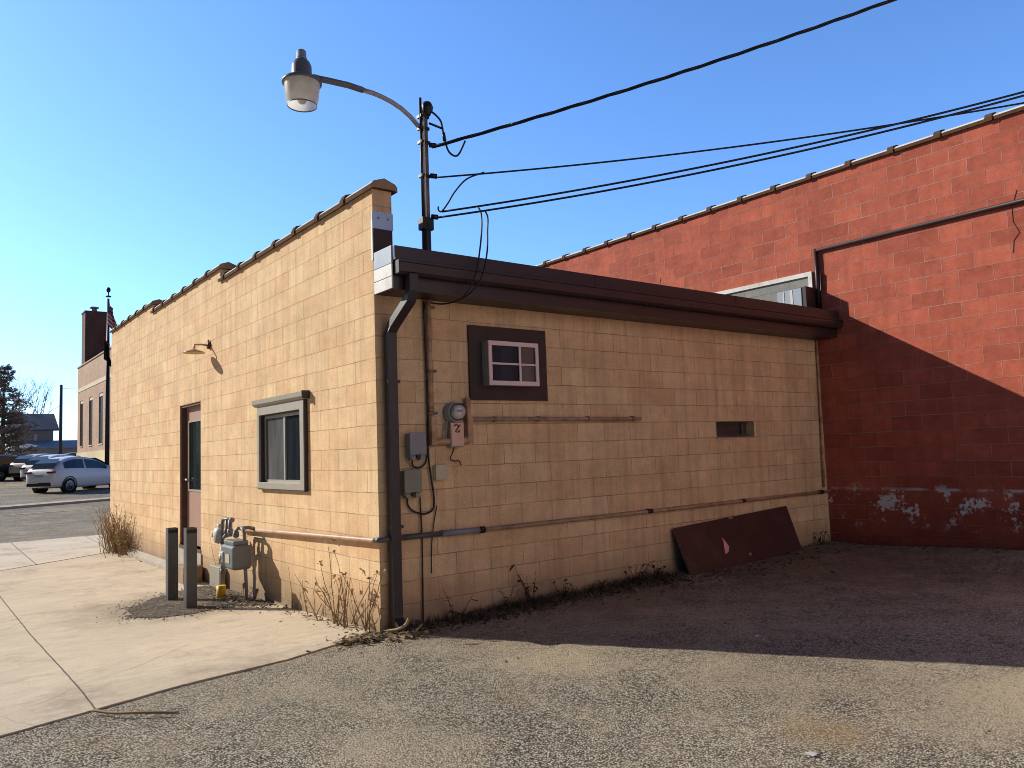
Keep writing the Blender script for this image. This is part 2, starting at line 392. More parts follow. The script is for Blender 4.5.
M['redpipe'] = simple('dark_red_brown_pipe', (.025, .010, .010), .5, var=.3)
M['step'] = simple('weathered_step', (.34, .235, .15), .85, var=.3, scale=9, dirt=(.15, .1, .07))
M['dry'] = leaf_mat('dry_stalks', (.44, .31, .16), (.27, .18, .09), .12)
M['dryleaf'] = leaf_mat('dry_leaves', (.50, .34, .17), (.26, .16, .08), .25)
M['straw'] = leaf_mat('straw', (.55, .42, .24), (.34, .23, .12), .2)
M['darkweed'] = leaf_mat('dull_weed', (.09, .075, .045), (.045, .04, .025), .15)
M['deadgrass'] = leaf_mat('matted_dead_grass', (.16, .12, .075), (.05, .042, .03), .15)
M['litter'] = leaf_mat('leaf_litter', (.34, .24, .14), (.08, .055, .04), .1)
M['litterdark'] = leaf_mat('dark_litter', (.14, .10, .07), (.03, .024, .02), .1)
M['pebble'] = leaf_mat('loose_stones', (.52, .46, .38), (.14, .12, .10), 0.0)
M['needle'] = leaf_mat('conifer_needles', (.20, .18, .155), (.36, .30, .25), .2)
M['bark'] = simple('grey_bark', (.11, .09, .08), .9, var=.3)
M['twig'] = simple('pale_bare_twigs', (.34, .30, .29), .9, var=.2)
M['pole'] = simple('weathered_timber_pole', (.085, .085, .10), .9, var=.25)

def brick_small(name, c1, c2, mort):
    m, nt, b, out = new_mat(name)
    p = geo_pos(nt)
    sx = nt.nodes.new('ShaderNodeSeparateXYZ'); nt.links.new(p, sx.inputs[0])
    cb = nt.nodes.new('ShaderNodeCombineXYZ'); nt.links.new(math_(nt, 'ADD', sx.outputs[0], sx.outputs[1]), cb.inputs[0]); nt.links.new(sx.outputs[2], cb.inputs[1])
    br = nt.nodes.new('ShaderNodeTexBrick'); nt.links.new(cb.outputs[0], br.inputs['Vector'])
    for k, v in (('Scale', 1.0), ('Mortar Size', .006), ('Brick Width', .22), ('Row Height', .075)): br.inputs[k].default_value = v
    br.inputs['Color1'].default_value = (*c1, 1); br.inputs['Color2'].default_value = (*c2, 1); br.inputs['Mortar'].default_value = (*mort, 1)
    c = mixc(nt, .6, br.outputs['Color'], ramp(nt, noise(nt, p, .8, 5), [(.3, .75), (.7, 1.2)]), 'MULTIPLY')
    nt.links.new(c, b.inputs['Base Color']); b.inputs['Roughness'].default_value = .9
    return m
M['farbrick'] = brick_small('buff_red_brick', (.46, .28, .19), (.58, .37, .26), (.5, .42, .36))
M['chimbrick'] = brick_small('dark_red_brick', (.09, .045, .042), (.14, .065, .06), (.2, .15, .14))
M['buff'] = simple('buff_stone', (.70, .58, .36), .8, var=.1)
M['cream'] = simple('cream_stone', (.72, .62, .48), .8, var=.1)
M['bouncecream'] = simple('bounce_cream', (.84, .77, .76), .9, var=.1)
M['flashsky'] = simple('sky_tinted_flashing', (.50, .66, .97), .35, var=.12, scale=8)  # reflected sky painted into the metal as blue
M['farglass'] = glass_mat('dark_tall_window', (.010, .009, .010), .4, .1)
M['houseroof'] = simple('blue_grey_shingle', (.12, .15, .20), .9, var=.25)
M['housewall'] = simple('grey_siding', (.34, .36, .40), .8, var=.12)
M['lowwall'] = simple('pale_low_wall', (.36, .41, .48), .8, var=.15)
M['tyre'] = simple('tyre_rubber', (.012, .012, .013), .85)
M['rim'] = simple('alloy_rim', (.30, .31, .33), .3, metal=.7)
M['carglass'] = glass_mat('car_glass', (.012, .014, .018), .04, .7)
M['under'] = simple('dark_plastic', (.02, .02, .022), .7)
M['taillight'] = simple('tail_light_red', (.20, .02, .025), .2)
M['plate'] = simple('number_plate', (.5, .5, .5), .5)
def paint(name, col):
    m = simple(name, col, .28, var=.06, scale=2, bmp=0, spec=.5)
    b = [n for n in m.node_tree.nodes if n.type == 'BSDF_PRINCIPLED'][0]; b.inputs['Coat Weight'].default_value = .6; b.inputs['Coat Roughness'].default_value = .06
    return m
M['carwhite'] = paint('white_car_paint', (.84, .87, .92)); M['carcream'] = paint('champagne_car_paint', (.62, .55, .45)); M['carblack'] = paint('black_car_paint', (.02, .022, .03)); M['cardark'] = paint('dark_grey_car_paint', (.05, .055, .065))
M['line'] = simple('worn_yellow_line', (.66, .50, .26), .85, var=.25, scale=4, dirt=(.3, .27, .23))

# lens of the street lamp: milky prismatic acrylic, lets the sun through
m, nt, b, out = new_mat('milky_lamp_lens'); p = geo_pos(nt)
col = ramp(nt, noise(nt, p, 9, 4), [(.3, (.72, .66, .56)), (.7, (.92, .90, .86))])
nt.links.new(col, b.inputs['Base Color']); b.inputs['Roughness'].default_value = .35
tr = nt.nodes.new('ShaderNodeBsdfTranslucent'); nt.links.new(col, tr.inputs[0])
mx = nt.nodes.new('ShaderNodeMixShader'); mx.inputs[0].default_value = .62
nt.links.new(b.outputs[0], mx.inputs[1]); nt.links.new(tr.outputs[0], mx.inputs[2])
tp = nt.nodes.new('ShaderNodeBsdfTransparent'); mx2 = nt.nodes.new('ShaderNodeMixShader'); mx2.inputs[0].default_value = .06
nt.links.new(mx.outputs[0], mx2.inputs[1]); nt.links.new(tp.outputs[0], mx2.inputs[2]); nt.links.new(mx2.outputs[0], out.inputs[0])
M['lens'] = m
m2, nt, b, out = new_mat('bright_lens_bowl'); nt.nodes.remove(b)
tr = nt.nodes.new('ShaderNodeBsdfTranslucent'); tr.inputs[0].default_value = (.95, .93, .88, 1); df = nt.nodes.new('ShaderNodeBsdfDiffuse'); df.inputs[0].default_value = (.9, .88, .84, 1)
tp = nt.nodes.new('ShaderNodeBsdfTransparent'); a1 = nt.nodes.new('ShaderNodeMixShader'); a1.inputs[0].default_value = .35; nt.links.new(tr.outputs[0], a1.inputs[1]); nt.links.new(df.outputs[0], a1.inputs[2])
a2 = nt.nodes.new('ShaderNodeMixShader'); nt.links.new(math_(nt, 'MULTIPLY_ADD', noise(nt, geo_pos(nt), 14, 3), .3, .15), a2.inputs[0]); nt.links.new(a1.outputs[0], a2.inputs[1]); nt.links.new(tp.outputs[0], a2.inputs[2]); nt.links.new(a2.outputs[0], out.inputs[0])
M['bowl'] = m2
m, nt, b, out = new_mat('clear_meter_glass')
gl = nt.nodes.new('ShaderNodeBsdfGlossy'); gl.inputs['Roughness'].default_value = .05
tp = nt.nodes.new('ShaderNodeBsdfTransparent'); mx = nt.nodes.new('ShaderNodeMixShader')
lw = nt.nodes.new('ShaderNodeLayerWeight'); lw.inputs[0].default_value = .25
nt.links.new(math_(nt, 'MULTIPLY_ADD', lw.outputs['Fresnel'], .8, .06), mx.inputs[0]); nt.links.new(tp.outputs[0], mx.inputs[1]); nt.links.new(gl.outputs[0], mx.inputs[2]); nt.links.new(mx.outputs[0], out.inputs[0])
M['clear'] = m
# flags
def flag_mat(name, us):
    m, nt, b, out = new_mat(name)
    uv = nt.nodes.new('ShaderNodeUVMap'); sx = nt.nodes.new('ShaderNodeSeparateXYZ'); nt.links.new(uv.outputs[0], sx.inputs[0])
    u, v = sx.outputs[0], sx.outputs[1]
    if us:
        st = math_(nt, 'GREATER_THAN', math_(nt, 'FRACT', math_(nt, 'MULTIPLY', v, 6.5)), .5)
        c = mixc(nt, st, (.50, .03, .05), (.78, .74, .74))
        canton = math_(nt, 'MULTIPLY', math_(nt, 'LESS_THAN', u, .4), math_(nt, 'GREATER_THAN', v, .46))
        # stars: regular dots
        du = math_(nt, 'SUBTRACT', math_(nt, 'FRACT', math_(nt, 'MULTIPLY', u, 15)), .5); dv = math_(nt, 'SUBTRACT', math_(nt, 'FRACT', math_(nt, 'MULTIPLY', v, 16.7)), .5)
        dot = math_(nt, 'LESS_THAN', math_(nt, 'ADD', math_(nt, 'MULTIPLY', du, du), math_(nt, 'MULTIPLY', dv, dv)), .05)
        c = mixc(nt, canton, c, mixc(nt, dot, (.02, .03, .12), (.75, .75, .78)))
    else:
        c = ramp(nt, noise(nt, uv.outputs[0], 3, 3), [(.3, (.012, .010, .012)), (.7, (.03, .02, .02))])
        c = mixc(nt, math_(nt, 'GREATER_THAN', v, .86), c, (.42, .06, .03))
    nt.links.new(c, b.inputs['Base Color']); b.inputs['Roughness'].default_value = .8
    return m
M['usflag'] = flag_mat('striped_flag_cloth', True); M['blackflag'] = flag_mat('dark_flag_cloth', False)

# ------------------------------------------------------------------ camera, light, sky
cam = bpy.data.cameras.new('camera'); co = bpy.data.objects.new('camera', cam); COL.objects.link(co)
right = Vector((0.7927618, -0.60850375, -0.03538242)); up = Vector((-0.02325101, -0.08819577, 0.99583176)); fw = Vector((0.60908794, 0.7886347, 0.08406656))
mw = Matrix((right, up, -fw)).transposed().to_4x4(); mw.translation = (-3.30653708, -6.29460942, 1.56464107)
co.matrix_world = mw
cam.sensor_width = 36; cam.lens = 776.587/1024*36; cam.clip_start = .05; cam.clip_end = 5000
scene.camera = co

S = Vector((-1, 1.6, .998)).normalized()
sun = bpy.data.lights.new('sun', 'SUN'); sun.energy = 5.0; sun.angle = math.radians(.5); sun.color = (1.0, .93, .79)
so = bpy.data.objects.new('sun', sun); COL.objects.link(so); so.location = (-20, 30, 20)
so.rotation_euler = (-S).to_track_quat('-Z', 'Y').to_euler()
w = bpy.data.worlds.new("World"); scene.world = w; w.use_nodes = True
nt = w.node_tree; nt.nodes.clear()
sky = nt.nodes.new('ShaderNodeTexSky'); sky.sky_type = 'NISHITA'; sky.sun_disc = False
sky.sun_elevation = math.asin(S.z); sky.sun_rotation = math.atan2(S.x, S.y)
sky.altitude = 300; sky.air_density = 1.0; sky.dust_density = .6; sky.ozone_density = 2.0
bg = nt.nodes.new('ShaderNodeBackground'); bg.inputs[1].default_value = .15
ow = nt.nodes.new('ShaderNodeOutputWorld'); # clear bright blue towards the view, darkened overhead and behind it to deepen shade
tc = nt.nodes.new('ShaderNodeTexCoord'); sx = nt.nodes.new('ShaderNodeSeparateXYZ'); nt.links.new(tc.outputs['Generated'], sx.inputs[0])
dv = math_(nt, 'MULTIPLY_ADD', sx.outputs[0], .61, math_(nt, 'MULTIPLY', sx.outputs[1], .79))
fN = nt.nodes.new('ShaderNodeMapRange'); fN.interpolation_type = 'SMOOTHSTEP'; fN.inputs[1].default_value = .12; fN.inputs[2].default_value = .62; nt.links.new(dv, fN.inputs[0])
tint = mixc(nt, fN.outputs[0], (.11, .19, .29), (.88, 1.27, 1.80))
nt.links.new(mixc(nt, 1.0, sky.outputs[0], tint, 'MULTIPLY'), bg.inputs[0]); nt.links.new(bg.outputs[0], ow.inputs[0])
scene.render.engine = 'CYCLES'; scene.cycles.filter_width = .95
scene.view_settings.view_transform = 'Standard'; scene.view_settings.look = 'None'; scene.view_settings.exposure = 0; scene.view_settings.gamma = 1

# ------------------------------------------------------------------ ground
def lerp_tab(x, xs, zs):
    if x <= xs[0]: return zs[0]
    for i in range(len(xs)-1):
        if x <= xs[i+1]: return zs[i]+(zs[i+1]-zs[i])*(x-xs[i])/(xs[i+1]-xs[i])
    return zs[-1]
def sm(t): t = max(0, min(1, t)); return t*t*(3-2*t)
YS = [-1000, 0, 3, 6, 9, 13, 16, 22, 28, 36, 46, 55, 75, 2000]; ZS = [0, 0, -.1, -.15, -.16, -.12, -.06, 0, .1, .3, .55, .75, .85, .85]
def gz(x, y):
    z = lerp_tab(y, YS, ZS)
    if x > 0 and y < 3: z += .06*sm(x/7)+.09*sm((x-5.2)/2)*sm(-y/2.5)
    return z
def frange(a, b, d):
    n = max(1, int(round((b-a)/d))); return [a+(b-a)*i/n for i in range(n)]
def sheet(name, mat, xs, ys, zf, kind='structure', mask=None):
    me = bpy.data.meshes.new(name); verts = []; faces = []
    nx, ny = len(xs), len(ys)
    for y in ys:
        for x in xs: verts.append((x, y, zf(x, y)))
    for j in range(ny-1):
        for i in range(nx-1): faces.append((j*nx+i, j*nx+i+1, (j+1)*nx+i+1, (j+1)*nx+i))
    me.from_pydata(verts, [], faces); me.materials.append(mat)
    for f in me.polygons: f.use_smooth = True
    o = bpy.data.objects.new(name, me); COL.objects.link(o); o["kind"] = kind; return o
from mathutils import noise as mnoise
xs = frange(-1500, -60, 240)+frange(-60, -8, 4)+frange(-8, 10, .12)+frange(10, 60, 5)+frange(60, 1500, 240)+[1500]
ys = frange(-1500, -60, 240)+frange(-60, -8, 4)+frange(-8, 2, .12)+frange(2, 16, .5)+frange(16, 60, 2)+frange(60, 2000, 240)+[2000]
def ground_z(x, y):
    b = .012*mnoise.noise((x*1.7, y*1.7, 0))+.008*mnoise.noise((x*5, y*5, 3)) if -8 < x < 10 and -8 < y < 3 else 0
    # soil banked up against the back wall
    if 0 < x < 7.4: b += .05*sm(1-abs(y+.1)/.5)
    return gz(x, y)-.014+b*.55
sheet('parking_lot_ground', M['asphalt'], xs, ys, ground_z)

def edge_y(x): return lerp_tab(x, [-7, -2.864, -2.311, -1.777, -.953, -.355, -.127, 0], [-1.85, -.68, -.525, -.375, -.25, -.035, .10, .16])+.007*mnoise.noise((x*6, 0, 0))+.005*mnoise.noise((x*23, 1, 0))
def far_y(x): return 10.8+.644*x
axs = frange(-7, -3.2, .2)+frange(-3.2, -.002, .02)+[-.002]
mb = MB(); NY = 40; grid = []
for x in axs:
    y0, y1 = edge_y(x), far_y(x)-.002; colv = [mb.bm.verts.new((x, y0, gz(x, y0)-.2))]
    for k in range(NY+1):
        y = y0+(y1-y0)*(k/NY)**1.2; colv.append(mb.bm.verts.new((x, y, gz(x, y)+.004*mnoise.noise((x, y, 0))-(.003 if k == 0 else 0))))
    grid.append(colv)
for a, b_ in zip(grid, grid[1:]):
    for k in range(len(a)-1):
        f = mb.bm.faces.new((a[k], b_[k], b_[k+1], a[k+1])); f.smooth = k > 1
tag(mb.build('concrete_apron', M['apron']), kind='structure')
mb = MB(); grid = []
for x in frange(-9, 3, .5)+[3]:
    y0, y1 = far_y(x)+.0, 14.3+.02*x
    if y0 > y1-.3: y0 = y1-.3
    grid.append([mb.bm.verts.new((x, y0+(y1-y0)*k/8, gz(x, y0+(y1-y0)*k/8)+.006)) for k in range(9)]+[mb.bm.verts.new((x, y1+.01, gz(x, y1)-.2))])
for a, b_ in zip(grid, grid[1:]):
    for k in range(9): mb.bm.faces.new((a[k], b_[k], b_[k+1], a[k+1]))
tag(mb.build('sidewalk', M['walk']), kind='structure')
def road_y(x, a): return lerp_tab(a, [0, 1], [14.6, 27.4+.36*x])
mb = MB(); grid = []
for x in frange(-80, 80, 4)+[80]:
    x_ = max(-30, min(30, x)); grid.append([mb.bm.verts.new((x, road_y(x_, k/10), gz(0, road_y(x_, k/10))-.025)) for k in range(11)])
for a, b_ in zip(grid, grid[1:]):
    for k in range(10): mb.bm.faces.new((a[k], b_[k], b_[k+1], a[k+1]))
tag(mb.build('road', M['road']), kind='structure')
mb = MB(); mk = MB()
for x in frange(-28, 28, 2):
    for (MM, ya, yb, dz, sl) in ((mk, 23.95, 24.12, -.019, .05),):
        MM.face([(q, yy+sl*q, gz(0, yy+sl*q)+dz+.014) for q, yy in ((x, ya), (x+2, ya), (x+2, yb), (x, yb))])
    a, c = (x, 27.4+.36*x), (x+2, 27.4+.36*(x+2)); h = .1
    ring = []
    for (px, py) in (a, c):
        g = gz(0, py)-.03; ring.append([mb.bm.verts.new((px, py, g)), mb.bm.verts.new((px, py, g+h)), mb.bm.verts.new((px, py+.9, g+h+.02)), mb.bm.verts.new((px, py+.9, g-.05))])
    for k in range(3): mb.bm.faces.new((ring[0][k], ring[1][k], ring[1][k+1], ring[0][k+1]))
tag(mb.build('kerb', M['kerb']), kind='structure'); tag(mk.build('road_marking', M['line']), kind='structure')
M['addedground'] = gravel_mat('added_dark_asphalt', base=(.09, .085, .08), soil=(.12, .11, .10), cell=60)
sheet('added_dark_ground', M['addedground'], frange(-14.9, 7.2, .5)+[7.2], frange(-13.4, -6.9, .5)+[-6.9], lambda x, y: .012)  # unseen dark ground added behind the camera to cut bounce light
# gravel-filled cut-out in the apron round the two posts
mb = MB(); base = [(-1.42, 3.05), (-1.18, 2.74), (-.79, 2.68), (-.45, 2.82), (-.22, 2.62), (-.03, 2.42), (-.004, 3.2), (-.004, 4.7), (-.3, 4.75), (-.62, 4.45), (-1.0, 4.1), (-1.3, 3.7)]
poly = []
for i, a in enumerate(base):
    c = base[(i+1) % len(base)]
    for k in range(6):
        t = k/6; x = a[0]+(c[0]-a[0])*t; y = a[1]+(c[1]-a[1])*t
        if x < -.05: x += .09*mnoise.noise((x*5, y*5, 1))+.04*mnoise.noise((x*17, y*17, 2)); y += .10*mnoise.noise((x*5, y*5, 9))+.04*mnoise.noise((x*17, y*17, 4))
        poly.append((x, y))
cx, cy = -.6, 3.5; cv = mb.bm.verts.new((cx, cy, gz(cx, cy)+.012)); rg = [[mb.bm.verts.new((cx+(x-cx)*s, cy+(y-cy)*s, gz(cx+(x-cx)*s, cy+(y-cy)*s)+.010+.01*mnoise.noise((x*3*s, y*3*s, 5)))) for x, y in poly] for s in (.33, .66)]
rg.append([mb.bm.verts.new((x, y, gz(x, y)+.006)) for x, y in poly]); n = len(poly)
for k in range(n):
    mb.bm.faces.new((cv, rg[0][k], rg[0][(k+1) % n]))
    for a, b_ in zip(rg, rg[1:]): mb.bm.faces.new((a[k], b_[k], b_[(k+1) % n], a[(k+1) % n]))
tag(mb.build('gravel_patch', M['patch']), kind='structure')

# ------------------------------------------------------------------ tan block building
TAN = thing('tan_block_building', (0, 0, 0), 'single storey tan painted block building with brown eave and stepped parapet', 'building')
LA, LB = 11.95, 7.318
STEPS = [(0, 4.5, 4.05), (4.5, 8.35, 4.235), (8.35, LA, 4.39)]
def wall_quads(mb, P, us, vs, holes, off):
    """quads over a grid of breakpoints, skipping holes; P maps (u,v) to a point"""
    for a, b in zip(us, us[1:]):
        for c, d in zip(vs, vs[1:]):
            mu, mv = (a+b)/2, (c+d)/2
            if any(h[0] < mu < h[1] and h[2] < mv < h[3] for h in holes): continue
            mb.face([P(a, c), P(b, c), P(b, d), P(a, d)], [(a+off, c), (b+off, c), (b+off, d), (a+off, d)])
DOOR = (5.43, 6.55, .29, 2.43); WIN = (1.665, 2.90, 1.285, 2.075); SLOT = (4.83, 5.63, 1.626, 1.829)
mb = MB()
for i, (a, b, top) in enumerate(STEPS):
    us = sorted({a, b}|{v for h in (DOOR, WIN) for v in h[:2] if a < v < b}); vs = sorted({-.5, top}|{v for h in (DOOR, WIN) for v in h[2:]})
    wall_quads(mb, lambda u, v: (0, u, v), us, vs, [DOOR, WIN], 0)
    # back of the parapet, its top, and the end of each step
    mb.face([(.2, a, 3.2), (.2, b, 3.2), (.2, b, top), (.2, a, top)], [(a, 3.2), (b, 3.2), (b, top), (a, top)])
    mb.face([(0, a, top), (0, b, top), (.2, b, top), (.2, a, top)], [(a, top)]*4)
    lo = STEPS[i-1][2] if i else 3.40
    mb.face([(0, a, lo), (.2, a, lo), (.2, a, top), (0, a, top)], [(.1, lo), (.3, lo), (.3, top), (.1, top)])
for h in (DOOR, WIN):   # reveals
    a, b, c, d = h; D = .2
    for q in (((0,a,c),(D,a,c),(D,a,d),(0,a,d)), ((0,b,c),(0,b,d),(D,b,d),(D,b,c)), ((0,a,d),(D,a,d),(D,b,d),(0,b,d)), ((0,a,c),(0,b,c),(D,b,c),(D,a,c))):
        mb.face(q, [(p_[0]+p_[1]+.1, p_[2]+.1) for p_ in q])
a, b, c, d = SLOT
wall_quads(mb, lambda u, v: (u, 0, v), [0, a, b, LB], [-.5, c, d, 3.40], [SLOT], .2032)
for q in (((a,0,c),(a,.2,c),(a,.2,d),(a,0,d)), ((b,0,c),(b,0,d),(b,.2,d),(b,.2,c)), ((a,0,d),(a,.2,d),(b,.2,d),(b,0,d)), ((a,0,c),(b,0,c),(b,.2,c),(a,.2,c))):
    mb.face(q, [(p_[0]+p_[1]+.1, p_[2]+.05) for p_ in q])
mb.face([(0, LA, -.5), (LB, LA, -.5), (LB, LA, 4.39), (0, LA, 4.39)], [(0, -.5), (LB, -.5), (LB, 4.39), (0, 4.39)])
part(mb, 'block_wall', M['tan'], TAN)
mb = MB(); mb.box((.21, 5.40, .2), (.23, 6.6, 2.5)); part(mb, 'door_backing', M['bolldark'], TAN)
part(MB().box((.2, -.29, 3.36), (LB-.01, LA-.01, 3.388)), 'roof', M['roof'], TAN)
# coping
PROF = [(-.036, -.046), (-.036, -.002), (-.012, .026), (.1, .066), (.212, .026), (.236, -.002), (.236, -.046), (.205, -.034), (-.005, -.034)]
MIS = [0, 1, 1, 1, 1, 0, 0, 0, 0]
def coping(mb, x, y0, y1, z):
    L = .62; y = y0
    while y < y1-.05:
        e = min(y+L, y1); g = random.uniform(-.004, .004)
        mb.extrude_profile(PROF, y+.004, e-.004, x, z+g, mis=MIS, capmi=2 if y == y0 else 0)
        if e < y1-.02:
            cen = [(a*1.0+(.1-a)*-.10, b_*1.0+(.022 if b_ > 0 else -.004)) for a, b_ in PROF]
            mb.extrude_profile(cen, e-.055, e+.03, x, z+g, capmi=0)
        y = e
mb = MB(); 
for a, b, top in STEPS: coping(mb, 0, a-.06, b-.01, top)
part(mb, 'coping', [M['lip'], M['tiletop'], M['capend']], TAN)
# patch over the cut parapet end
part(MB().box((-.012, -.014, 3.64), (.205, -.003, 3.80)), 'metal_flashing', M['flashsky'], TAN)
part(MB().box((.005, -.010, 3.40), (.198, -.004, 3.638)), 'dark_patch_panel', M['brownboard'], TAN)
for x_ in (.05, .15): part(MB().tube([(x_, -.016, 3.74), (x_, -.02, 3.74)], .012, 8), 'screw', M['grey'], TAN)
part(MB().box((-.005, .002, 3.34), (-.002, .028, 3.72)), 'caulk_strip', M['tiletop'], TAN)
# eave: upper drip-edge fascia, K gutter, lower fascia, soffit
part(MB().box((.012, -.375, 3.275), (LB+.07, -.345, 3.398)).box((.012, -.39, 3.268), (LB+.07, -.345, 3.284)), 'fascia', M['gutter'], TAN, .004)
gp = [(-.345, 3.265), (-.345, 3.14), (-.395, 3.14), (-.415, 3.165), (-.425, 3.21), (-.425, 3.24), (-.437, 3.245), (-.437, 3.26), (-.415, 3.26), (-.41, 3.235), (-.405, 3.18), (-.385, 3.16), (-.36, 3.16), (-.36, 3.265)]
mb = MB(); mb.extrude_profile(gp, .03, LB+.09, 0, 0, axis='x')
mb.box((.022, -.424, 3.145), (.028, -.345, 3.262))
GUT = part(mb, 'gutter', M['gutter'], TAN)
part(MB().box((.022, -.325, 3.015), (LB-.003, -.30, 3.272)), 'lower_fascia', M['gutter'], TAN)
part(MB().box((.022, -.298, 3.018), (LB-.003, -.002, 3.034)), 'soffit', M['brown'], TAN)
part(MB().box((.0, -.335, 3.245), (.018, -.002, 3.405)), 'rake_flashing', M['flash'], TAN, .003)
mb = MB().box((.0, -.335, 3.02), (.016, -.002, 3.125)).box((.0, -.335, 3.131), (.016, -.002, 3.241)); part(mb, 'rake_board', M['white'], TAN, .003)
for x_ in (2.44, 4.88):
    part(MB().box((x_, -.3795, 3.285), (x_+.02, -.3755, 3.397)), 'lap_seam', M['brown'], TAN)
    part(MB().box((x_+.3, -.429, 3.212), (x_+.33, -.4255, 3.24)), 'lap_seam', M['brown'], TAN)
# downspout: outlet, offset elbow, straight drop, kick-out
def rect_tube(mb, pts, wx, wy):
    pts = [Vector(p) for p in pts]; rings = []
    for i, p in enumerate(pts):
        d = (pts[min(i+1, len(pts)-1)]-pts[max(i-1, 0)]).normalized()
        u = Vector((1, 0, 0)); u = (u-d*u.dot(d)).normalized(); w = d.cross(u).normalized()
        rings.append([mb.bm.verts.new(p+u*wx*sx/2+w*wy*sy/2) for sx, sy in ((-1,-1),(1,-1),(1,1),(-1,1))])
    for a, b in zip(rings, rings[1:]):
        for k in range(4): mb.bm.faces.new((a[k], a[(k+1)%4], b[(k+1)%4], b[k]))
    mb.bm.faces.new(rings[0][::-1]); mb.bm.faces.new(rings[-1])
mb = MB(); rect_tube(mb, [(.165, -.40, 3.15), (.165, -.40, 3.0), (.16, -.37, 2.93), (.125, -.12, 2.73), (.115, -.075, 2.66), (.115, -.075, .16), (.115, -.085, .10), (.115, -.19, .02), (.115, -.21, -.0)], .094, .08)
DS = part(mb, 'downspout', M['spout'], TAN, .006)
for z in (.9, 2.2): part(MB().box((.05, -.126, z), (.18, -.119, z+.03)), 'strap', M['spout'], DS)
# door and its surroundings
mb = MB(); y0, y1, z0, z1 = DOOR
mb.box((.02, y1-.035, z0), (.20, y1+.0, z1)).box((.02, y0-.0, z0), (.20, y0+.035, z1)).box((.02, y0+.035, z1-.035), (.20, y1-.035, z1)).box((-.01, y0-.02, z0-.05), (.2, y1+.02, z0))
part(mb, 'door_jamb', M['jamb'], TAN)
ya, yb = y0+.035, y1-.035; dz1 = z1-.035
DO = part(MB().box((.10, ya, z0+.003), (.125, yb, 1.12)).box((.10, ya, 2.17), (.125, yb, dz1)).box((.10, ya, 1.12), (.125, ya+.13, 2.17)).box((.10, yb-.13, 1.12), (.125, yb, 2.17)), 'door', M['door'], TAN)
part(MB().box((.108, ya+.13, 1.12), (.114, yb-.13, 2.17)), 'door_glass', M['doorglass'], DO)
part(MB().box((.09, ya+.11, 1.10), (.102, yb-.11, 1.13)).box((.09, ya+.11, 2.16), (.102, yb-.11, 2.19)).box((.09, ya+.11, 1.13), (.102, ya+.14, 2.16)).box((.09, yb-.14, 1.13), (.102, yb-.11, 2.16)), 'glazing_bead', M['trim'], DO)
part(MB().tube([(.10, 6.42, 1.28), (.05, 6.42, 1.28)], .02, 10).tube([(.05, 6.42, 1.28), (.045, 6.34, 1.275), (.045, 6.28, 1.27)], .011, 8).lathe([(.032, .09), (.034, .1)], (0, 6.42, 1.28), 16, 'x'), 'door_handle', M['galv'], DO)
# masonry sill course below the door and the pale footing along the wall
mb = MB(); mb.box((-.02, y0-.06, -.4), (-.002, y1+.06, .235)); part(mb, 'door_sill_base', M['foot'], TAN)
mb = MB(); mb.extrude_profile([(-.10, -.5), (-.10, -.09), (-.003, -.03), (-.003, -.5)], 6.7, LA, 0, 0); part(mb, 'footing', M['foot'], TAN)
# window with heavy painted trim that stands proud of the wall
WI = empty('window', (0, 0, 0)); WI.parent = TAN
a, b, c, d = WIN; X0 = -.045
k = MB(); ya_, yb_, zb_, zt_ = 1.562, 2.962, 1.212, 2.175
for lo_, hi_ in (((X0, ya_, zb_), (-.002, yb_, c)), ((X0, ya_, c), (-.002, a, d)), ((X0, b, c), (-.002, yb_, d)), ((X0, ya_, d), (-.002, yb_, zt_))): k.box(lo_, hi_)
part(k, 'window_frame', M['trim'], WI, .003)
part(MB().box((X0+.004, ya_-.012, zb_-.012), (-.002, ya_-.001, zt_)), 'shade_edge', M['darktrim'], WI)  # shaded side of the trim painted as a dark strip
part(MB().box((X0+.004, ya_-.012, zb_-.012), (-.002, yb_, zb_-.001)), 'shade_edge', M['darktrim'], WI)
mb = MB(); mb.extrude_profile([(-.085, 2.205), (-.09, 2.255), (-.003, 2.268), (-.003, 2.176), (-.05, 2.177)], 1.50, 3.02); part(mb, 'head_moulding', M['trim'], WI)
part(MB().box((-.088, 1.485, 2.178), (-.003, 1.499, 2.264)), 'moulding_shade_end', M['darktrim'], WI)  # end face painted dark for its shade
part(MB().box((-.02, a+.0, c+.0), (.19, a+.012, d)).box((-.02, b-.012, c), (.19, b, d)).box((-.02, a+.012, d-.012), (.19, b-.012, d)), 'frame_lining', M['darktrim'], WI)
mid = (a+b)/2-.03
mb = MB(); mb.box((.02, a+.013, c), (.05, b-.013, c+.03)).box((.02, a+.013, d-.045), (.05, b-.013, d-.013)).box((.02, a+.013, c+.03), (.05, a+.045, d-.045)).box((.02, b-.045, c+.03), (.05, b-.013, d-.045)).box((.015, mid-.02, c+.03), (.055, mid+.02, d-.045))
part(mb, 'sash', M['sash'], WI)
part(MB().box((.034, a+.045, c+.03), (.038, mid-.02, d-.045)), 'pane', M['glass'], WI)
part(MB().box((.028, mid+.02, c+.03), (.032, b-.045, d-.045)), 'pane', M['pane2'], WI, label='greyer pane with a curtain close behind it')
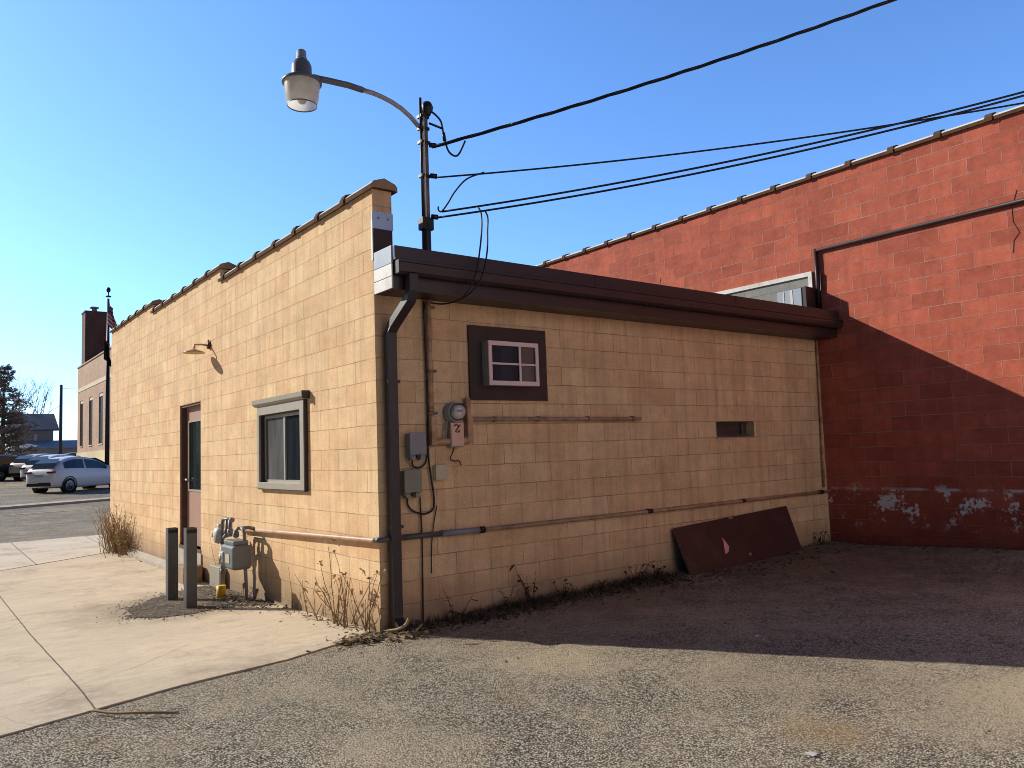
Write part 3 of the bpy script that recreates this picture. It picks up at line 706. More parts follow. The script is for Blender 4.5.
# slot window in the back wall
SW = empty('window', (0, 0, 0)); SW.parent = TAN
a, b, c, d = SLOT
part(MB().box((a, .10, c), (b, .13, c+.03)).box((a, .10, d-.025), (b, .13, d)).box((a, .10, c+.03), (a+.025, .13, d-.025)).box((b-.15, .09, c+.03), (b-.12, .124, d-.025)), 'window_frame', M['greypipe'], SW)
part(MB().box((a, .125, c), (b, .14, d)), 'pane', M['ventpane'], SW)
part(MB().box((a-.01, -.012, c-.016), (b+.01, .1, c)), 'sill', M['tanpipe'], SW)

# board over a former opening, with the box window standing out of it
BW = empty('boarded_opening', (0, 0, 0)); BW.parent = TAN
part(MB().box((1.015, -.030, 2.065), (2.005, -.003, 2.81)), 'board', M['brownboard'], BW, .003)
part(MB().box((1.165, -.135, 2.205), (1.178, -.031, 2.648)).box((1.178, -.125, 2.205), (1.787, -.031, 2.215)).box((1.178, -.125, 2.638), (1.787, -.031, 2.648)).box((1.787, -.135, 2.205), (1.80, -.031, 2.648)), 'window_case', M['acside'], BW)
mb = MB(); Y0, Y1 = -.15, -.136
x0, x1, z0, z1 = 1.165, 1.80, 2.205, 2.648
mb.box((x0, Y0, z0), (x1, Y1, z0+.045)).box((x0, Y0, z1-.045), (x1, Y1, z1)).box((x0, Y0, z0+.045), (x0+.04, Y1, z1-.045)).box((x1-.04, Y0, z0+.045), (x1, Y1, z1-.045))
mb.box((1.545, Y0+.003, z0+.045), (1.572, Y1, z1-.045)).box((x0+.04, Y0+.005, 2.412), (1.545, Y1, 2.432)).box((1.572, Y0+.005, 2.412), (x1-.04, Y1, 2.432))
part(mb, 'window_frame', M['pinkwhite'], BW, .002)
part(MB().box((x0+.02, -.128, z0+.02), (1.557, -.124, z1-.02)), 'pane', M['bluegl'], BW)
part(MB().box((1.561, -.128, z0+.02), (x1-.02, -.124, z1-.02)), 'pane', M['pane2'], BW)

# ------------------------------------------------------------------ things fixed to the back wall
SRV = 'utility fittings on the back wall'
# electric meter
t = thing('electric_meter', (.78, -.01, 1.6), 'round glass electric meter above a pinkish box with a red mark, on the shaded wall', 'electric meter')
part(MB().box((.745, -.07, 1.605), (.885, -.003, 1.90)).lathe([(.001, -.003), (.10, -.003), (.10, -.07), (.001, -.07)], (.80, 0, 1.94), 24, 'y'), 'meter_can', M['metergrey'], t)
part(MB().box((.735, -.098, 1.615), (.878, -.071, 1.84)), 'cover', M['meterbox'], t, .004)
k = MB()
k.tube([(x-.045, -.1, z) for x, z in ((.805, 1.806), (.835, 1.822), (.865, 1.808), (.885, 1.818), (.862, 1.80), (.84, 1.775), (.822, 1.755), (.85, 1.748), (.875, 1.762))], .0065, 6)
part(k, 'red_mark', M['rustmark'], t)
mt = part(MB().lathe([(.005, -.071), (.098, -.071), (.098, -.10), (.09, -.106), (.083, -.106), (.083, -.08), (.005, -.08)], (.80, 0, 1.94), 28, 'y'), 'meter_ring', M['metergrey'], t)
part(MB().lathe([(.003, -.15), (.066, -.15), (.068, -.08)], (.80, 0, 1.94), 28, 'y'), 'dial', M['meterdial'], mt)
part(MB().cbox((.80, -.153, 1.95), (.055, .004, .022)), 'display', M['black'], mt)
part(MB().lathe([(.003, -.197), (.05, -.195), (.072, -.183), (.08, -.16), (.082, -.10)], (.80, 0, 1.94), 28, 'y'), 'glass_dome', M['clear'], mt)
def enclosure(name, x0, x1, z0, z1, mat, label):
    t = thing(name, ((x0+x1)/2, -.003, z0), label, 'utility box', SRV)
    part(MB().box((x0, -.085, z0+.02), (x1, -.003, z1)), 'case', mat, t, .006)
    part(MB().box((x0-.008, -.105, z0+.045), (x1+.008, -.086, z1+.008)), 'lid', mat, t, .006)
    part(MB().box(((x0+x1)/2-.02, -.112, z0+.02), ((x0+x1)/2+.02, -.08, z0+.05)), 'latch', M['black'], t)
    part(MB().box((x0+.01, -.095, z0), (x0+.055, -.03, z0+.04)), 'cable_gland', mat, t)
    part(MB().box((x1-.055, -.095, z0), (x1-.01, -.03, z0+.04)), 'cable_gland', mat, t)
    return t
enclosure('cable_box', .285, .445, 1.50, 1.745, M['grey'], 'blue grey utility box, the upper of the two beside the downspout')
enclosure('cable_box', .22, .385, 1.16, 1.405, M['greygreen'], 'greenish grey utility box, the lower of the two beside the downspout')
t = thing('junction_box', (.64, -.003, 1.30), 'small beige plastic box with round knockout below the electric meter', 'utility box')
part(MB().box((.575, -.06, 1.305), (.70, -.003, 1.445)), 'case', M['beige'], t, .005)
part(MB().lathe([(.018, -.061), (.022, -.064), (.026, -.061)], (.655, 0, 1.365), 16, 'y'), 'knockout', M['beige'], t)
# conduits
t = thing('riser_conduit', (.555, -.05, 1.67), 'tan painted conduit rising from the meter to the eave', 'conduit')
part(MB().tube([(.545, -.05, 3.01), (.548, -.05, 1.93)], .024, 10), 'pipe', M['tanpipe'], t)
part(MB().box((.525, -.085, 1.63), (.59, -.012, 1.90)).tube([(.59, -.05, 1.665), (.74, -.05, 1.665)], .03, 10), 'elbow_fitting', M['tanpipe'], t, .006)
for z in (2.33, 1.93, 2.94): part(MB().box((.515, -.078, z-.012), (.60, -.012, z+.012)), 'clamp', M['mast'], t)
t = thing('branch_conduit', (.96, -.04, 1.66), 'short fat tan conduit standing right of the electric meter', 'conduit')
part(MB().tube([(.965, -.045, 2.085), (.965, -.045, 1.86)], .03, 10).box((.935, -.085, 1.64), (1.0, -.012, 1.90)).tube([(.87, -.05, 1.67), (.935, -.05, 1.67)], .03, 10), 'pipe', M['tanpipe'], t, .004)
t = thing('wall_rail', (2.2, -.04, 1.87), 'rusty tan pipe end running level right of the meter under the boarded opening', 'pipe')
part(MB().tube([(1.002, -.045, 1.875), (2.2, -.045, 1.872), (3.38, -.045, 1.868)], .024, 10), 'pipe', M['rustpipe'], t)
for x in (1.28, 1.85, 2.55, 3.25): part(MB().box((x-.015, -.072, 1.845), (x+.015, -.02, 1.90)), 'clamp', M['mast'], t)
t = thing('gas_pipe', (3.6, -.05, .8), 'long faded brown pipe run level along the foot of the shaded back wall', 'pipe')
part(MB().tube([(.215, -.05, .81), (.62, -.05, .806)], .026, 10), 'grey_sleeve', M['greypipe'], t)
part(MB().tube([(.62, -.05, .806), (1.08, -.05, .80)], .030, 10), 'grey_sleeve', M['grey'], t)
for xa, xb, rr in ((1.05, 1.11, .034), (3.42, 3.5, .027), (5.2, 5.26, .026), (7.02, 7.1, .031)): part(MB().tube([(xa, -.05, .80), (xb, -.05, .80)], rr, 10), 'coupling', M['black'], t)
part(MB().tube([(1.10, -.05, .80), (4, -.05, .793), (7.30, -.05, .802)], .021, 10), 'pipe', M['pinkpipe'], t)
for x_ in (2.3, 3.45, 5.2): part(MB().tube([(x_, -.05, .796), (x_, -.002, .796)], .012, 6), 'bracket', M['mast'], t)
t = thing('gas_pipe', (-.04, 1.8, .75), 'sunlit brown gas pipe from the gas meter to the downspout corner', 'pipe')
part(MB().tube([(-.045, 3.55, .70), (-.045, 1.8, .752), (-.045, .02, .803), (-.045, -.03, .807)], .024, 10), 'pipe', M['pinkpipe'], t)
part(MB().tube([(-.045, -.028, .807), (-.03, -.055, .81), (.215, -.05, .81)], .026, 10), 'elbow', M['greypipe'], t)
for y in (.9, 2.4): part(MB().box((-.05, y-.012, .735), (-.002, y+.012, .755)), 'bracket', M['pinkpipe'], t)
t = tag(MB().tube([(7.25, -.03, 3.02), (7.235, -.03, 2.2), (7.2, -.03, 1.4), (7.19, -.03, .86)], .018, 8).build('vent_pipe', M['tanpipe']), 'thin pale pipe running down the wall corner beside the red building', 'pipe')
# cables
def cable(name, pts, r, label, mat='black', cat='cable', n=6, smooth=True):
    if smooth and len(pts) > 2:
        P = [Vector(p) for p in pts]; P = [2*P[0]-P[1]]+P+[2*P[-1]-P[-2]]; out = []
        for i in range(1, len(P)-2):
            for k in range(6):
                t = k/6; a, b, c, d = P[i-1:i+3]
                out.append(.5*((2*b)+(c-a)*t+(2*a-5*b+4*c-d)*t*t+(3*b-a-3*c+d)*t**3))
        out.append(P[-2]); pts = out
    return tag(MB().tube(pts, r, n).build(name, M[mat]), label, cat)
cable('loop_cable', [(.505, -.03, 3.0), (.515, -.03, 2.44), (.52, -.03, 1.92), (.515, -.03, 1.55), (.53, -.03, 1.38), (.56, -.03, 1.17), (.55, -.03, 1.04), (.45, -.03, 1.0), (.33, -.03, 1.04), (.28, -.03, 1.10), (.265, -.05, 1.18)], .009, 'thick black cable hanging from the eave and looping under the lower utility box')
cable('ground_cable', [(.41, -.03, 1.18), (.425, -.02, .95), (.43, -.02, .76), (.425, -.02, .4), (.42, -.02, .0)], .007, 'thin dark cable dropping from the lower utility box to the ground')
cable('box_cable', [(.33, -.05, 1.52), (.345, -.03, 1.45), (.42, -.03, 1.43), (.485, -.03, 1.48), (.51, -.03, 1.6)], .008, 'short black cable curling below the upper utility box')
cable('loose_wire', [(.80, -.04, 1.615), (.78, -.04, 1.56), (.755, -.035, 1.50), (.80, -.035, 1.475), (.85, -.035, 1.475), (.88, -.03, 1.43)], .006, 'loose black wire squiggling out below the electric meter')
cable('bypass_wire', [(.75, -.05, 1.62), (.71, -.05, 1.68), (.70, -.05, 1.76), (.72, -.05, 1.84), (.74, -.06, 1.92)], .008, 'grey wire bowed along the left side of the electric meter', 'grey')
cable('thin_wire', [(.60, -.02, 1.07), (.56, -.02, .9), (.53, -.02, .7), (.52, -.02, .45)], .005, 'thin dark wire trailing down to the pipe from the cable loop')

# ------------------------------------------------------------------ wall lamp on the sunlit wall
t = thing('wall_lamp', (0, 4.98, 3.19), 'shallow tan shade on a short arm high on the sunlit wall', 'wall lamp')
part(MB().lathe([(.001, -.035), (.05, -.035), (.055, -.002)], (0, 4.98, 3.19), 16, 'x').tube([(-.02, 4.98, 3.21), (-.02, 4.98, 3.27)], .014, 8), 'wall_plate', M['jamb'], t)
part(MB().tube([(-.03, 4.98, 3.19), (-.12, 4.99, 3.20), (-.2, 5.0, 3.195), (-.21, 5.0, 3.14)], .013, 8), 'arm', M['lampenamel'], t)
part(MB().lathe([(.03, .03), (.05, .015), (.10, .004), (.15, -.02), (.145, -.026), (.09, -.006), (.02, .0)], (-.21, 5.0, 3.10), 24), 'lamp_shade', M['lampenamel'], t)

# ------------------------------------------------------------------ gas meter set
t = thing('gas_meter', (-.25, 3.3, -.12), 'grey gas meter with regulator and pipe loop in front of the sunlit wall', 'gas meter')
part(MB().box((-.36, 2.90, .285), (-.14, 3.33, .565)), 'meter_body', M['gasgrey'], t, .03)
part(MB().box((-.38, 3.22, .32), (-.32, 3.37, .48)), 'index_cover', M['gaslight'], t, .02)
part(MB().lathe([(.001, -.39), (.035, -.39), (.04, -.38)], (0, 3.295, .41), 14, 'x'), 'index_dial', M['beige'], t)
part(MB().box((-.365, 3.02, .36), (-.3605, 3.16, .46)), 'data_plate', M['beige'], t)
part(MB().box((-.34, 2.94, .565), (-.16, 3.30, .615)), 'meter_top', M['gasgrey'], t, .012)
k = MB()
k.tube([(-.25, 3.62, -.13), (-.25, 3.62, .55)], .027, 10)                       # riser
k.tube([(-.25, 3.62, .55), (-.25, 3.62, .80), (-.25, 3.58, .84), (-.25, 3.30, .84)], .022, 10)
k.tube([(-.25, 3.46, .62), (-.25, 3.46, .83)], .02, 10)
k.tube([(-.25, 3.33, .64), (-.25, 3.33, .84)], .026, 10)
k.tube([(-.25, 3.12, .64), (-.25, 3.12, .72), (-.23, 3.10, .75), (-.12, 3.07, .75), (-.06, 3.06, .735), (-.045, 3.1, .715)], .022, 10)
k.tube([(-.20, 3.08, .75), (-.20, 3.02, .74), (-.20, 2.97, .70), (-.20, 2.95, .3), (-.18, 2.95, -.08), (-.1, 2.95, -.08), (-.06, 2.95, .04)], .022, 8)
k.tube([(-.25, 3.62, .60), (-.25, 3.44, .66)], .022, 8)
part(k, 'pipework', M['gaspipe'], t)
part(MB().lathe([(.001, -.05), (.085, -.045), (.10, -.012), (.105, .0), (.10, .012), (.08, .04), (.03, .06), (.03, .1), (.001, .1)], (-.27, 3.72, .63), 20, 'x').tube([(-.25, 3.72, .69), (-.25, 3.72, .77)], .032, 12), 'regulator', M['gaslight'], t)
part(MB().tube([(-.26, 3.80, .64), (-.27, 3.90, .66), (-.28, 3.92, .60)], .018, 8), 'vent_elbow', M['gaspipe'], t)
for y, z in ((3.62, .42), (3.62, .2), (3.33, .70), (3.46, .7), (3.12, .68)): part(MB().tube([(-.25, y, z-.03), (-.25, y, z+.03)], .036, 6), 'union_nut', M['gaspipe'], t)
part(MB().tube([(-.25, 3.30, .84), (-.25, 3.25, .84)], .03, 10), 'pipe_cap', M['gaspipe'], t)
tag(MB().tube([(-.3, 3.52, -.115), (-.3, 3.52, .045)], .055, 10).build('pipe_sleeve', M['yellow']), 'bright yellow plastic sleeve on the ground below the gas meter', 'pipe cover')
# white sheet of foam / paint-splashed block behind the riser
tag(MB().box((-.09, 4.28, -.16), (-.02, 4.72, .16)).build('pale_block', M['trim'], bevel=.01), 'whitish block leaning on the wall behind the gas riser', 'block')

# ------------------------------------------------------------------ posts
def bollard(x, y, h, label):
    z = gz(x, y); t = thing('bollard', (x, y, z), label, 'bollard', 'steel posts guarding the gas meter')
    w, th = .058, .008; k = MB()
    k.box((x-w, y-w, z-.1), (x+w, y-w+th, z+h)).box((x-w, y+w-th, z-.1), (x+w, y+w, z+h)).box((x-w, y-w+th, z-.1), (x-w+th, y+w-th, z+h)).box((x+w-th, y-w+th, z-.1), (x+w, y+w-th, z+h))
    part(k, 'square_tube', M['bollard'], t)
    part(MB().box((x-w+th, y-w+th, z+h-.09), (x+w-th, y+w-th, z+h-.07)), 'dark_inside', M['bolldark'], t)  # near-black plate inside the open top
    part(MB().box((x-w+.004, y-w-.004, z+h-.06), (x+w-.004, y-w-.001, z+h-.02)), 'dark_band', M['bolldark'], t)  # dark strip across the front face near the top
bollard(-.765, 3.93, .87, 'dark grey square steel post, the farther of the two by the gas meter')
bollard(-.765, 3.13, .905, 'dark grey square steel post, the nearer of the two by the gas meter')
tag(MB().box((-.30, 5.2, -.2), (-.04, 5.62, .10)).build('door_step', M['step'], bevel=.012), 'small brown step block on the ground under the side door', 'step')

# ------------------------------------------------------------------ street lamp on a roof mast
t = thing('street_lamp', (.615, .05, 3.39), 'old barrel street lamp on a curved arm from the roof mast', 'street lamp')
part(MB().tube([(.615, .05, 3.39), (.615, .05, 4.96)], .034, 12), 'mast', M['mast'], t)
part(MB().tube([(.563, .03, 3.72), (.563, .03, 5.04)], .014, 8), 'rod', M['black'], t)
part(MB().tube([(.588, .02, 3.8), (.588, .02, 4.85)], .010, 6), 'pale_conduit', M['tiletop'], t)
part(MB().tube([(.60, .04, 3.39), (.60, .04, 3.78)], .045, 12).box((.54, .0, 3.72), (.665, .09, 3.84)), 'mast_base', M['black'], t, .004)
for z in (4.86, 4.74, 4.60, 4.26, 3.82): part(MB().box((.552, .012, z-.014), (.652, .088, z+.014)), 'band_clamp', M['black'], t)
for z in (4.57, 4.26, 3.85): part(MB().tube([(.64, .0, z), (.70, -.015, z)], .026, 8), 'insulator', M['black'], t)
part(MB().lathe([(.001, .09), (.04, .08), (.055, .05), (.055, .0), (.03, -.05)], (.64, .03, 4.93), 14).tube([(.64, .03, 4.95), (.665, .0, 4.93)], .045, 8), 'weatherhead', M['black'], t)
part(MB().tube([(.64, .0, 4.79), (.79, -.02, 4.76)], .011, 6), 'brace', M['black'], t)
part(MB().tube([(-.52, .05, 4.955), (-.40, .05, 4.965), (-.20, .05, 4.975), (-.05, .05, 4.968)], .029, 10), 'arm_sleeve', M['ballast'], t)
part(MB().tube([(-.05, .05, 4.968), (.06, .05, 4.965), (.15, .05, 4.953), (.25, .05, 4.93), (.36, .05, 4.89), (.46, .05, 4.83), (.55, .05, 4.755)], .023, 10), 'arm', M['galv'], t)
hd = part(MB().lathe([(.001, 5.09), (.05, 5.09), (.072, 5.065), (.086, 5.03), (.09, 4.93), (.092, 4.915), (.16, 4.90), (.174, 4.885), (.174, 4.868), (.164, 4.866), (.15, 4.88), (.001, 4.895)], (-.645, .05, 0), 28), 'lamp_housing', M['ballast'], t)
part(MB().lathe([(.001, 5.18), (.03, 5.178), (.041, 5.165), (.043, 5.11), (.047, 5.108), (.047, 5.088)], (-.645, .05, 0), 16), 'photocell', M['galv'], hd)
part(MB().lathe([(.156, 4.872), (.151, 4.80), (.141, 4.72), (.126, 4.668)], (-.645, .05, 0), 28), 'lens', M['lens'], hd)
part(MB().lathe([(.128, 4.674), (.132, 4.669), (.129, 4.662)], (-.645, .05, 0), 28), 'lens_ring', M['ballast'], hd)
part(MB().lathe([(.001, 4.86), (.03, 4.85), (.035, 4.76), (.045, 4.72), (.03, 4.69), (.001, 4.68)], (-.645, .05, 0), 16), 'bulb', M['white'], hd)
part(MB().box((-.545, .02, 4.87), (-.49, .08, 4.975)), 'arm_clamp', M['ballast'], hd)

# overhead service wires
def span(name, a, b, sag, r, label, twist=0, n=34, off=(0,0,0), ext=2.0):
    a, b = Vector(a), Vector(b); k = MB(); strands = 3 if twist else 1
    for s_ in range(strands):
        pts = []
        for i in range(int(n*ext)+1):
            u = i/n; p = a.lerp(b, u); L = ext
            p.z -= sag*4*(u)*(1-u) if u < 1 else -sag*4*u*(u-1)*.6
            if twist:
                ph = u*twist+s_*2*PI/3; p += Vector((.3*math.sin(ph), .8*math.sin(ph), math.cos(ph)))*r*.95
            pts.append(p)
        k.tube(pts, r if not twist else r*.85, 5)
    return tag(k.build(name, M['wire']), label, 'wire')
span('service_wire', (.69, .03, 4.57), (3.97, -3.0, 5.69), .05, .0112, 'thick twisted black service cable, topmost wire from the lamp mast', 26)
span('service_wire', (.70, .03, 4.26), (5.15, -3.7, 4.72), .075, .0095, 'single sagging black wire from the middle insulator of the mast')
span('service_wire', (.70, -.02, 3.845), (4.87, -3.7, 4.70), .095, .011, 'lower of the two close parallel black wires leaving the mast')
span('service_wire', (.73, -.05, 3.90), (4.87, -3.7, 4.735), .085, .011, 'upper of the two close parallel black wires leaving the mast')
cable('jumper_wire', [(.66, .0, 4.92), (.71, -.02, 4.88), (.765, -.02, 4.83), (.785, -.02, 4.74), (.81, -.02, 4.63), (.85, -.02, 4.54), (.92, -.02, 4.51), (.975, -.02, 4.55), (1.03, -.05, 4.68)], .010, 'black jumper wire looping down from the top of the lamp mast')
tag(MB().tube([(.79, -.02, 4.72), (.805, -.02, 4.64)], .018, 8).build('splice', M['black']), 'small black splice sleeve on the jumper wire loop', 'connector')
cable('jumper_wire', [(.70, -.03, 3.95), (.69, -.05, 3.91), (.72, -.06, 3.90), (.78, -.09, 3.99), (.84, -.12, 4.1), (.93, -.2, 4.22), (1.08, -.29, 4.29)], .008, 'thin black wire swooping from the low insulator up to the middle wire')
cable('drop_wire', [(1.01, -.27, 3.93), (1.025, -.29, 3.87), (1.0, -.33, 3.72), (.88, -.455, 3.46), (.79, -.5, 3.2), (.70, -.47, 3.02), (.66, -.36, 2.96), (.66, -.12, 2.97), (.54, -.04, 2.99)], .008, 'left one of two thin wires hanging down over the gutter')
cable('drop_wire', [(1.05, -.33, 3.88), (1.075, -.33, 3.82), (1.06, -.34, 3.69), (.96, -.455, 3.43), (.85, -.505, 3.17), (.75, -.48, 3.03), (.69, -.4, 2.97)], .008, 'right one of two thin wires hanging down over the gutter')

# ------------------------------------------------------------------ red block building
RED = thing('red_block_building', (LB, 0, 0), 'taller red painted block building with peeling paint beside the tan one', 'building')
RT = 5.50
mb = MB(); X = LB
mb.face([(X, -12.5, -.5), (X, 16, -.5), (X, 16, RT), (X, -12.5, RT)], [(-12.5, -.5), (16, -.5), (16, RT), (-12.5, RT)])
mb.face([(X, -12.5, -.5), (X+14, -12.5, -.5), (X+14, -12.5, RT), (X, -12.5, RT)], [(0, -.5), (14, -.5), (14, RT), (0, RT)])
mb.face([(X, 16, -.5), (X+14, 16, -.5), (X+14, 16, RT), (X, 16, RT)], [(0, -.5), (14, -.5), (14, RT), (0, RT)])
mb.face([(X, -12.5, RT), (X+14, -12.5, RT), (X+14, 16, RT), (X, 16, RT)], [(0, 0)]*4)
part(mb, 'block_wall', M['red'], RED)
mb = MB(); coping(mb, X, -12.45, 16, RT); part(mb, 'coping', [M['lip'], M['tiletop'], M['capend']], RED)
k = MB(); k.face([(X-.004, .06, 3.42), (X-.004, 3.2, 3.42), (X-.004, 3.2, 4.0), (X-.004, .06, 4.0)], [(.06, 3.42), (3.2, 3.42), (3.2, 4.0), (.06, 4.0)])
INF = part(k, 'infilled_opening', M['greybrick'], RED)
part(MB().box((X-.03, .0, 4.0), (X-.003, 3.26, 4.065)).box((X-.03, .0, 3.40), (X-.003, .06, 4.0)).box((X-.03, 3.2, 3.40), (X-.003, 3.26, 4.0)), 'frame', M['white'], INF)
part(MB().tube([(X-.03, -12.3, 4.36), (X-.03, -.09, 4.355)], .026, 10).tube([(X-.03, -.09, 4.38), (X-.03, -.09, 3.42)], .03, 10).tube([(X-.03, -.15, 4.0), (X-.03, -.12, 3.42)], .014, 6), 'wall_pipe', M['redpipe'], RED)
k = MB().tube([(X-.003, y, z) for y, z in ((-2.77, 4.51), (-2.70, 4.3), (-2.70, 4.13), (-2.76, 3.98), (-2.69, 3.9), (-2.67, 3.75))], .003, 4); part(k, 'crack', M['redpipe'], RED)
k = MB().tube([(X-.003, y, z) for y, z in ((2.96, 4.55), (2.99, 4.45), (2.94, 4.38), (2.98, 4.28), (2.96, 4.15))], .003, 4); part(k, 'crack', M['redpipe'], RED)
t = thing('roof_duct', (7.1, .0, 3.39), 'dark framed metal duct box on the roof against the red wall', 'duct')
part(MB().box((7.02, -.05, 3.39), (7.28, .02, 3.80)), 'frame', M['brown'], t)
part(MB().box((7.01, .02, 3.39), (7.28, .42, 3.79)), 'duct_body', M['flash'], t)
for ya_, yb_ in ((.16, .20), (.30, .32)): part(MB().box((7.005, ya_, 3.395), (7.01, yb_, 3.78)), 'seam', M['white'], t)

WEST = thing('added_dark_building', (-15, 0, 0), 'long unseen dark building added to cut sky light from the west', 'building')  # added out of view to block sky light on the shaded walls
part(MB().box((-27, -22, -.5), (-15, 13, 6.6)), 'wall', M['chimbrick'], WEST)
part(MB().box((-27.1, -22.1, 6.6), (-14.9, 13.1, 6.8)), 'coping', M['brown'], WEST)
for y_ in range(-20, 12, 4): part(MB().box((-15.03, y_, 1.0), (-14.99, y_+1.6, 3.0)), 'window', M['farglass'], WEST)

NW = thing('added_dark_building', (-20, 34, 0), 'second unseen dark building, added to darken the side window reflections', 'building')  # added out of view so the side glass reflects something dark
part(MB().box((-34, 34, -.5), (-13, 62, 8.0)), 'wall', M['chimbrick'], NW)
part(MB().box((-34.1, 33.9, 8.0), (-12.9, 62.1, 8.2)), 'coping', M['brown'], NW)
for y_ in range(36, 60, 4): part(MB().box((-13.02, y_, 1.0), (-12.98, y_+1.6, 3.2)), 'window', M['farglass'], NW)

SOUTH = thing('added_bounce_building', (5, -13.5, 0), 'unseen cream building behind the view, added to bounce light onto the back wall', 'building')  # added out of view; its sunlit front sends warm fill to the back wall
part(MB().box((-2, -24, -.5), (7.2, -13.5, 8.5)), 'wall', M['bouncecream'], SOUTH)
part(MB().box((-2.2, -24.2, 8.5), (7.3, -13.35, 8.8)), 'coping', M['brown'], SOUTH)
for x_ in (0, 4): part(MB().box((x_, -13.51, 1.2), (x_+1.2, -13.47, 2.9)), 'window', M['farglass'], SOUTH)

# ------------------------------------------------------------------ panel leaning on the back wall
t = thing('loose_door_panel', (5, -.25, .05), 'dark red brown door panel lying on its long edge against the wall', 'door panel')
A, B_, C_, D_ = Vector((3.87, -.25, .02)), Vector((6.13, -.25, .085)), Vector((6.155, -.035, .655)), Vector((3.85, -.035, .56))
nrm = (B_-A).cross(D_-A).normalized()*-.035
k = MB(); P0 = [A, B_, C_, D_]; P1 = [p_-nrm for p_ in P0]
k.mi = 0; k.face(P0); k.face(P1[::-1])
for i in range(4): k.face([P0[i], P1[i], P1[(i+1)%4], P0[(i+1)%4]], mi=1)
part(k, 'panel', [M['leandoor'], M['edge']], t)
U, V = (B_-A), (D_-A)
fn = (B_-A).cross(D_-A).normalized()
if fn.y > 0: fn = -fn
def onp(u, v, o=.039): return A+U*u+V*v+fn*o
part(MB().lathe([(.02, 0), (.024, .006), (.001, .008)], tuple(onp(.518, .15, .042)), 12, 'y'), 'knob_hole', M['paper'], t)
part(MB().box(tuple(onp(.47, .985)-Vector((.04, .004, .004))), tuple(onp(.47, .985)+Vector((.04, .004, .014)))), 'latch_plate', M['galv'], t)
k = MB(); k.face([onp(*q) for q in ((.338, .63), (.346, .59), (.368, .41), (.345, .305), (.314, .27), (.325, .42), (.336, .515))])
tag(k.build('pink_sticker', M['pink']), 'torn pink paper sticker on the leaning brown panel', 'sticker')

# ------------------------------------------------------------------ vegetation near the building
def stalk(mb, base, h, lean, az, r=.004, bend=.3, n=7):
    pts = []; d = Vector((math.cos(az), math.sin(az), 0))
    for i in range(n):
        u = i/(n-1); pts.append(Vector(base)+Vector((0, 0, 1))*h*u+d*lean*h*(u+bend*u*u)+Vector((random.uniform(-1, 1), random.uniform(-1, 1), 0))*.012*u)
    mb.tube(pts, [r*(1-.6*i/(n-1)) for i in range(n)], 4, cap=False); return pts
def leaf(mb, p, L, W, d, droop=-.5):
    d = Vector(d).normalized(); s = d.cross(Vector((0, 0, 1))); s = s.normalized() if s.length > .01 else Vector((1, 0, 0))
    q = Vector(p); a = q+d*L*.35+Vector((0, 0, droop*L*.15)); c = q+d*L*.7+Vector((0, 0, droop*L*.5)); e = q+d*L*.85+Vector((0, 0, droop*L))
    mb.face([q, a+s*W, a-s*W]); mb.face([a+s*W, c+s*W*.8, c-s*W*.8, a-s*W]); mb.face([c+s*W*.8, e, c-s*W*.8])
def weed(x, y, h, n, label, mat='dry', leaves=5, group='dry weeds growing along the tan building', spread=.35, r=.005, heads=True, lmat='dryleaf'):
    z = gz(x, y) - .01; t = thing('dry_weed', (x, y, z), label, 'weed', group); st, lv = MB(), MB()
    for i in range(n):
        az = random.uniform(0, 2*PI); pts = stalk(st, (x+random.uniform(-.03, .03), y+random.uniform(-.03, .03), z), h*random.uniform(.55, 1.05), spread*random.uniform(.2, 1.2), az, r)
        for _ in range(leaves):
            q = random.choice(pts[1:]); a2 = random.uniform(0, 2*PI); leaf(lv, q, random.uniform(.04, .11), random.uniform(.008, .02), (math.cos(a2), math.sin(a2), random.uniform(-.3, .5)), random.uniform(-.9, .1))
        if heads and random.random() < .6:
            for _ in range(7): leaf(lv, pts[-1], .05, .012, (random.uniform(-1, 1), random.uniform(-1, 1), random.uniform(-.2, 1)), -.2)
    part(st, 'stalks', M[mat], t)
    if leaves or heads: part(lv, 'foliage', M[lmat], t)
weed(-.09, .78, .78, 4, 'tallest dry weed on the sunlit wall, with dark seed heads', leaves=1, r=.0055, spread=.28)
weed(-.10, .62, .56, 5, 'bushy straw coloured weed stems just left of the downspout corner', leaves=3, r=.0065, spread=.45)
weed(-.08, 1.32, .55, 3, 'thin dry weed with broad curled leaves in front of the sunlit wall', leaves=4, r=.005, spread=.45)
weed(-.07, 1.75, .48, 2, 'lone thin dry stem leaning by the sunlit wall near the post shadow', leaves=1, r=.004)
weed(-.12, .45, .66, 4, 'slender dry stems with curled leaves between the tall weed and the corner', leaves=3, r=.005, spread=.3)
weed(-.10, 1.05, .5, 3, 'slim dry stems just left of the tallest weed', leaves=2, r=.0045, spread=.4)
weed(-.07, .13, .52, 6, 'bent dry weed stems rising at the corner by the downspout foot', leaves=1, r=.006, spread=.4)
weed(-.03, 4.45, .62, 3, 'thin dry stems between the side door and the gas meter', leaves=1, r=.004, spread=.5)
weed(-.12, 3.2, .25, 5, 'low dry twigs under the gas meter', leaves=3, r=.004, spread=.9)
k = MB()
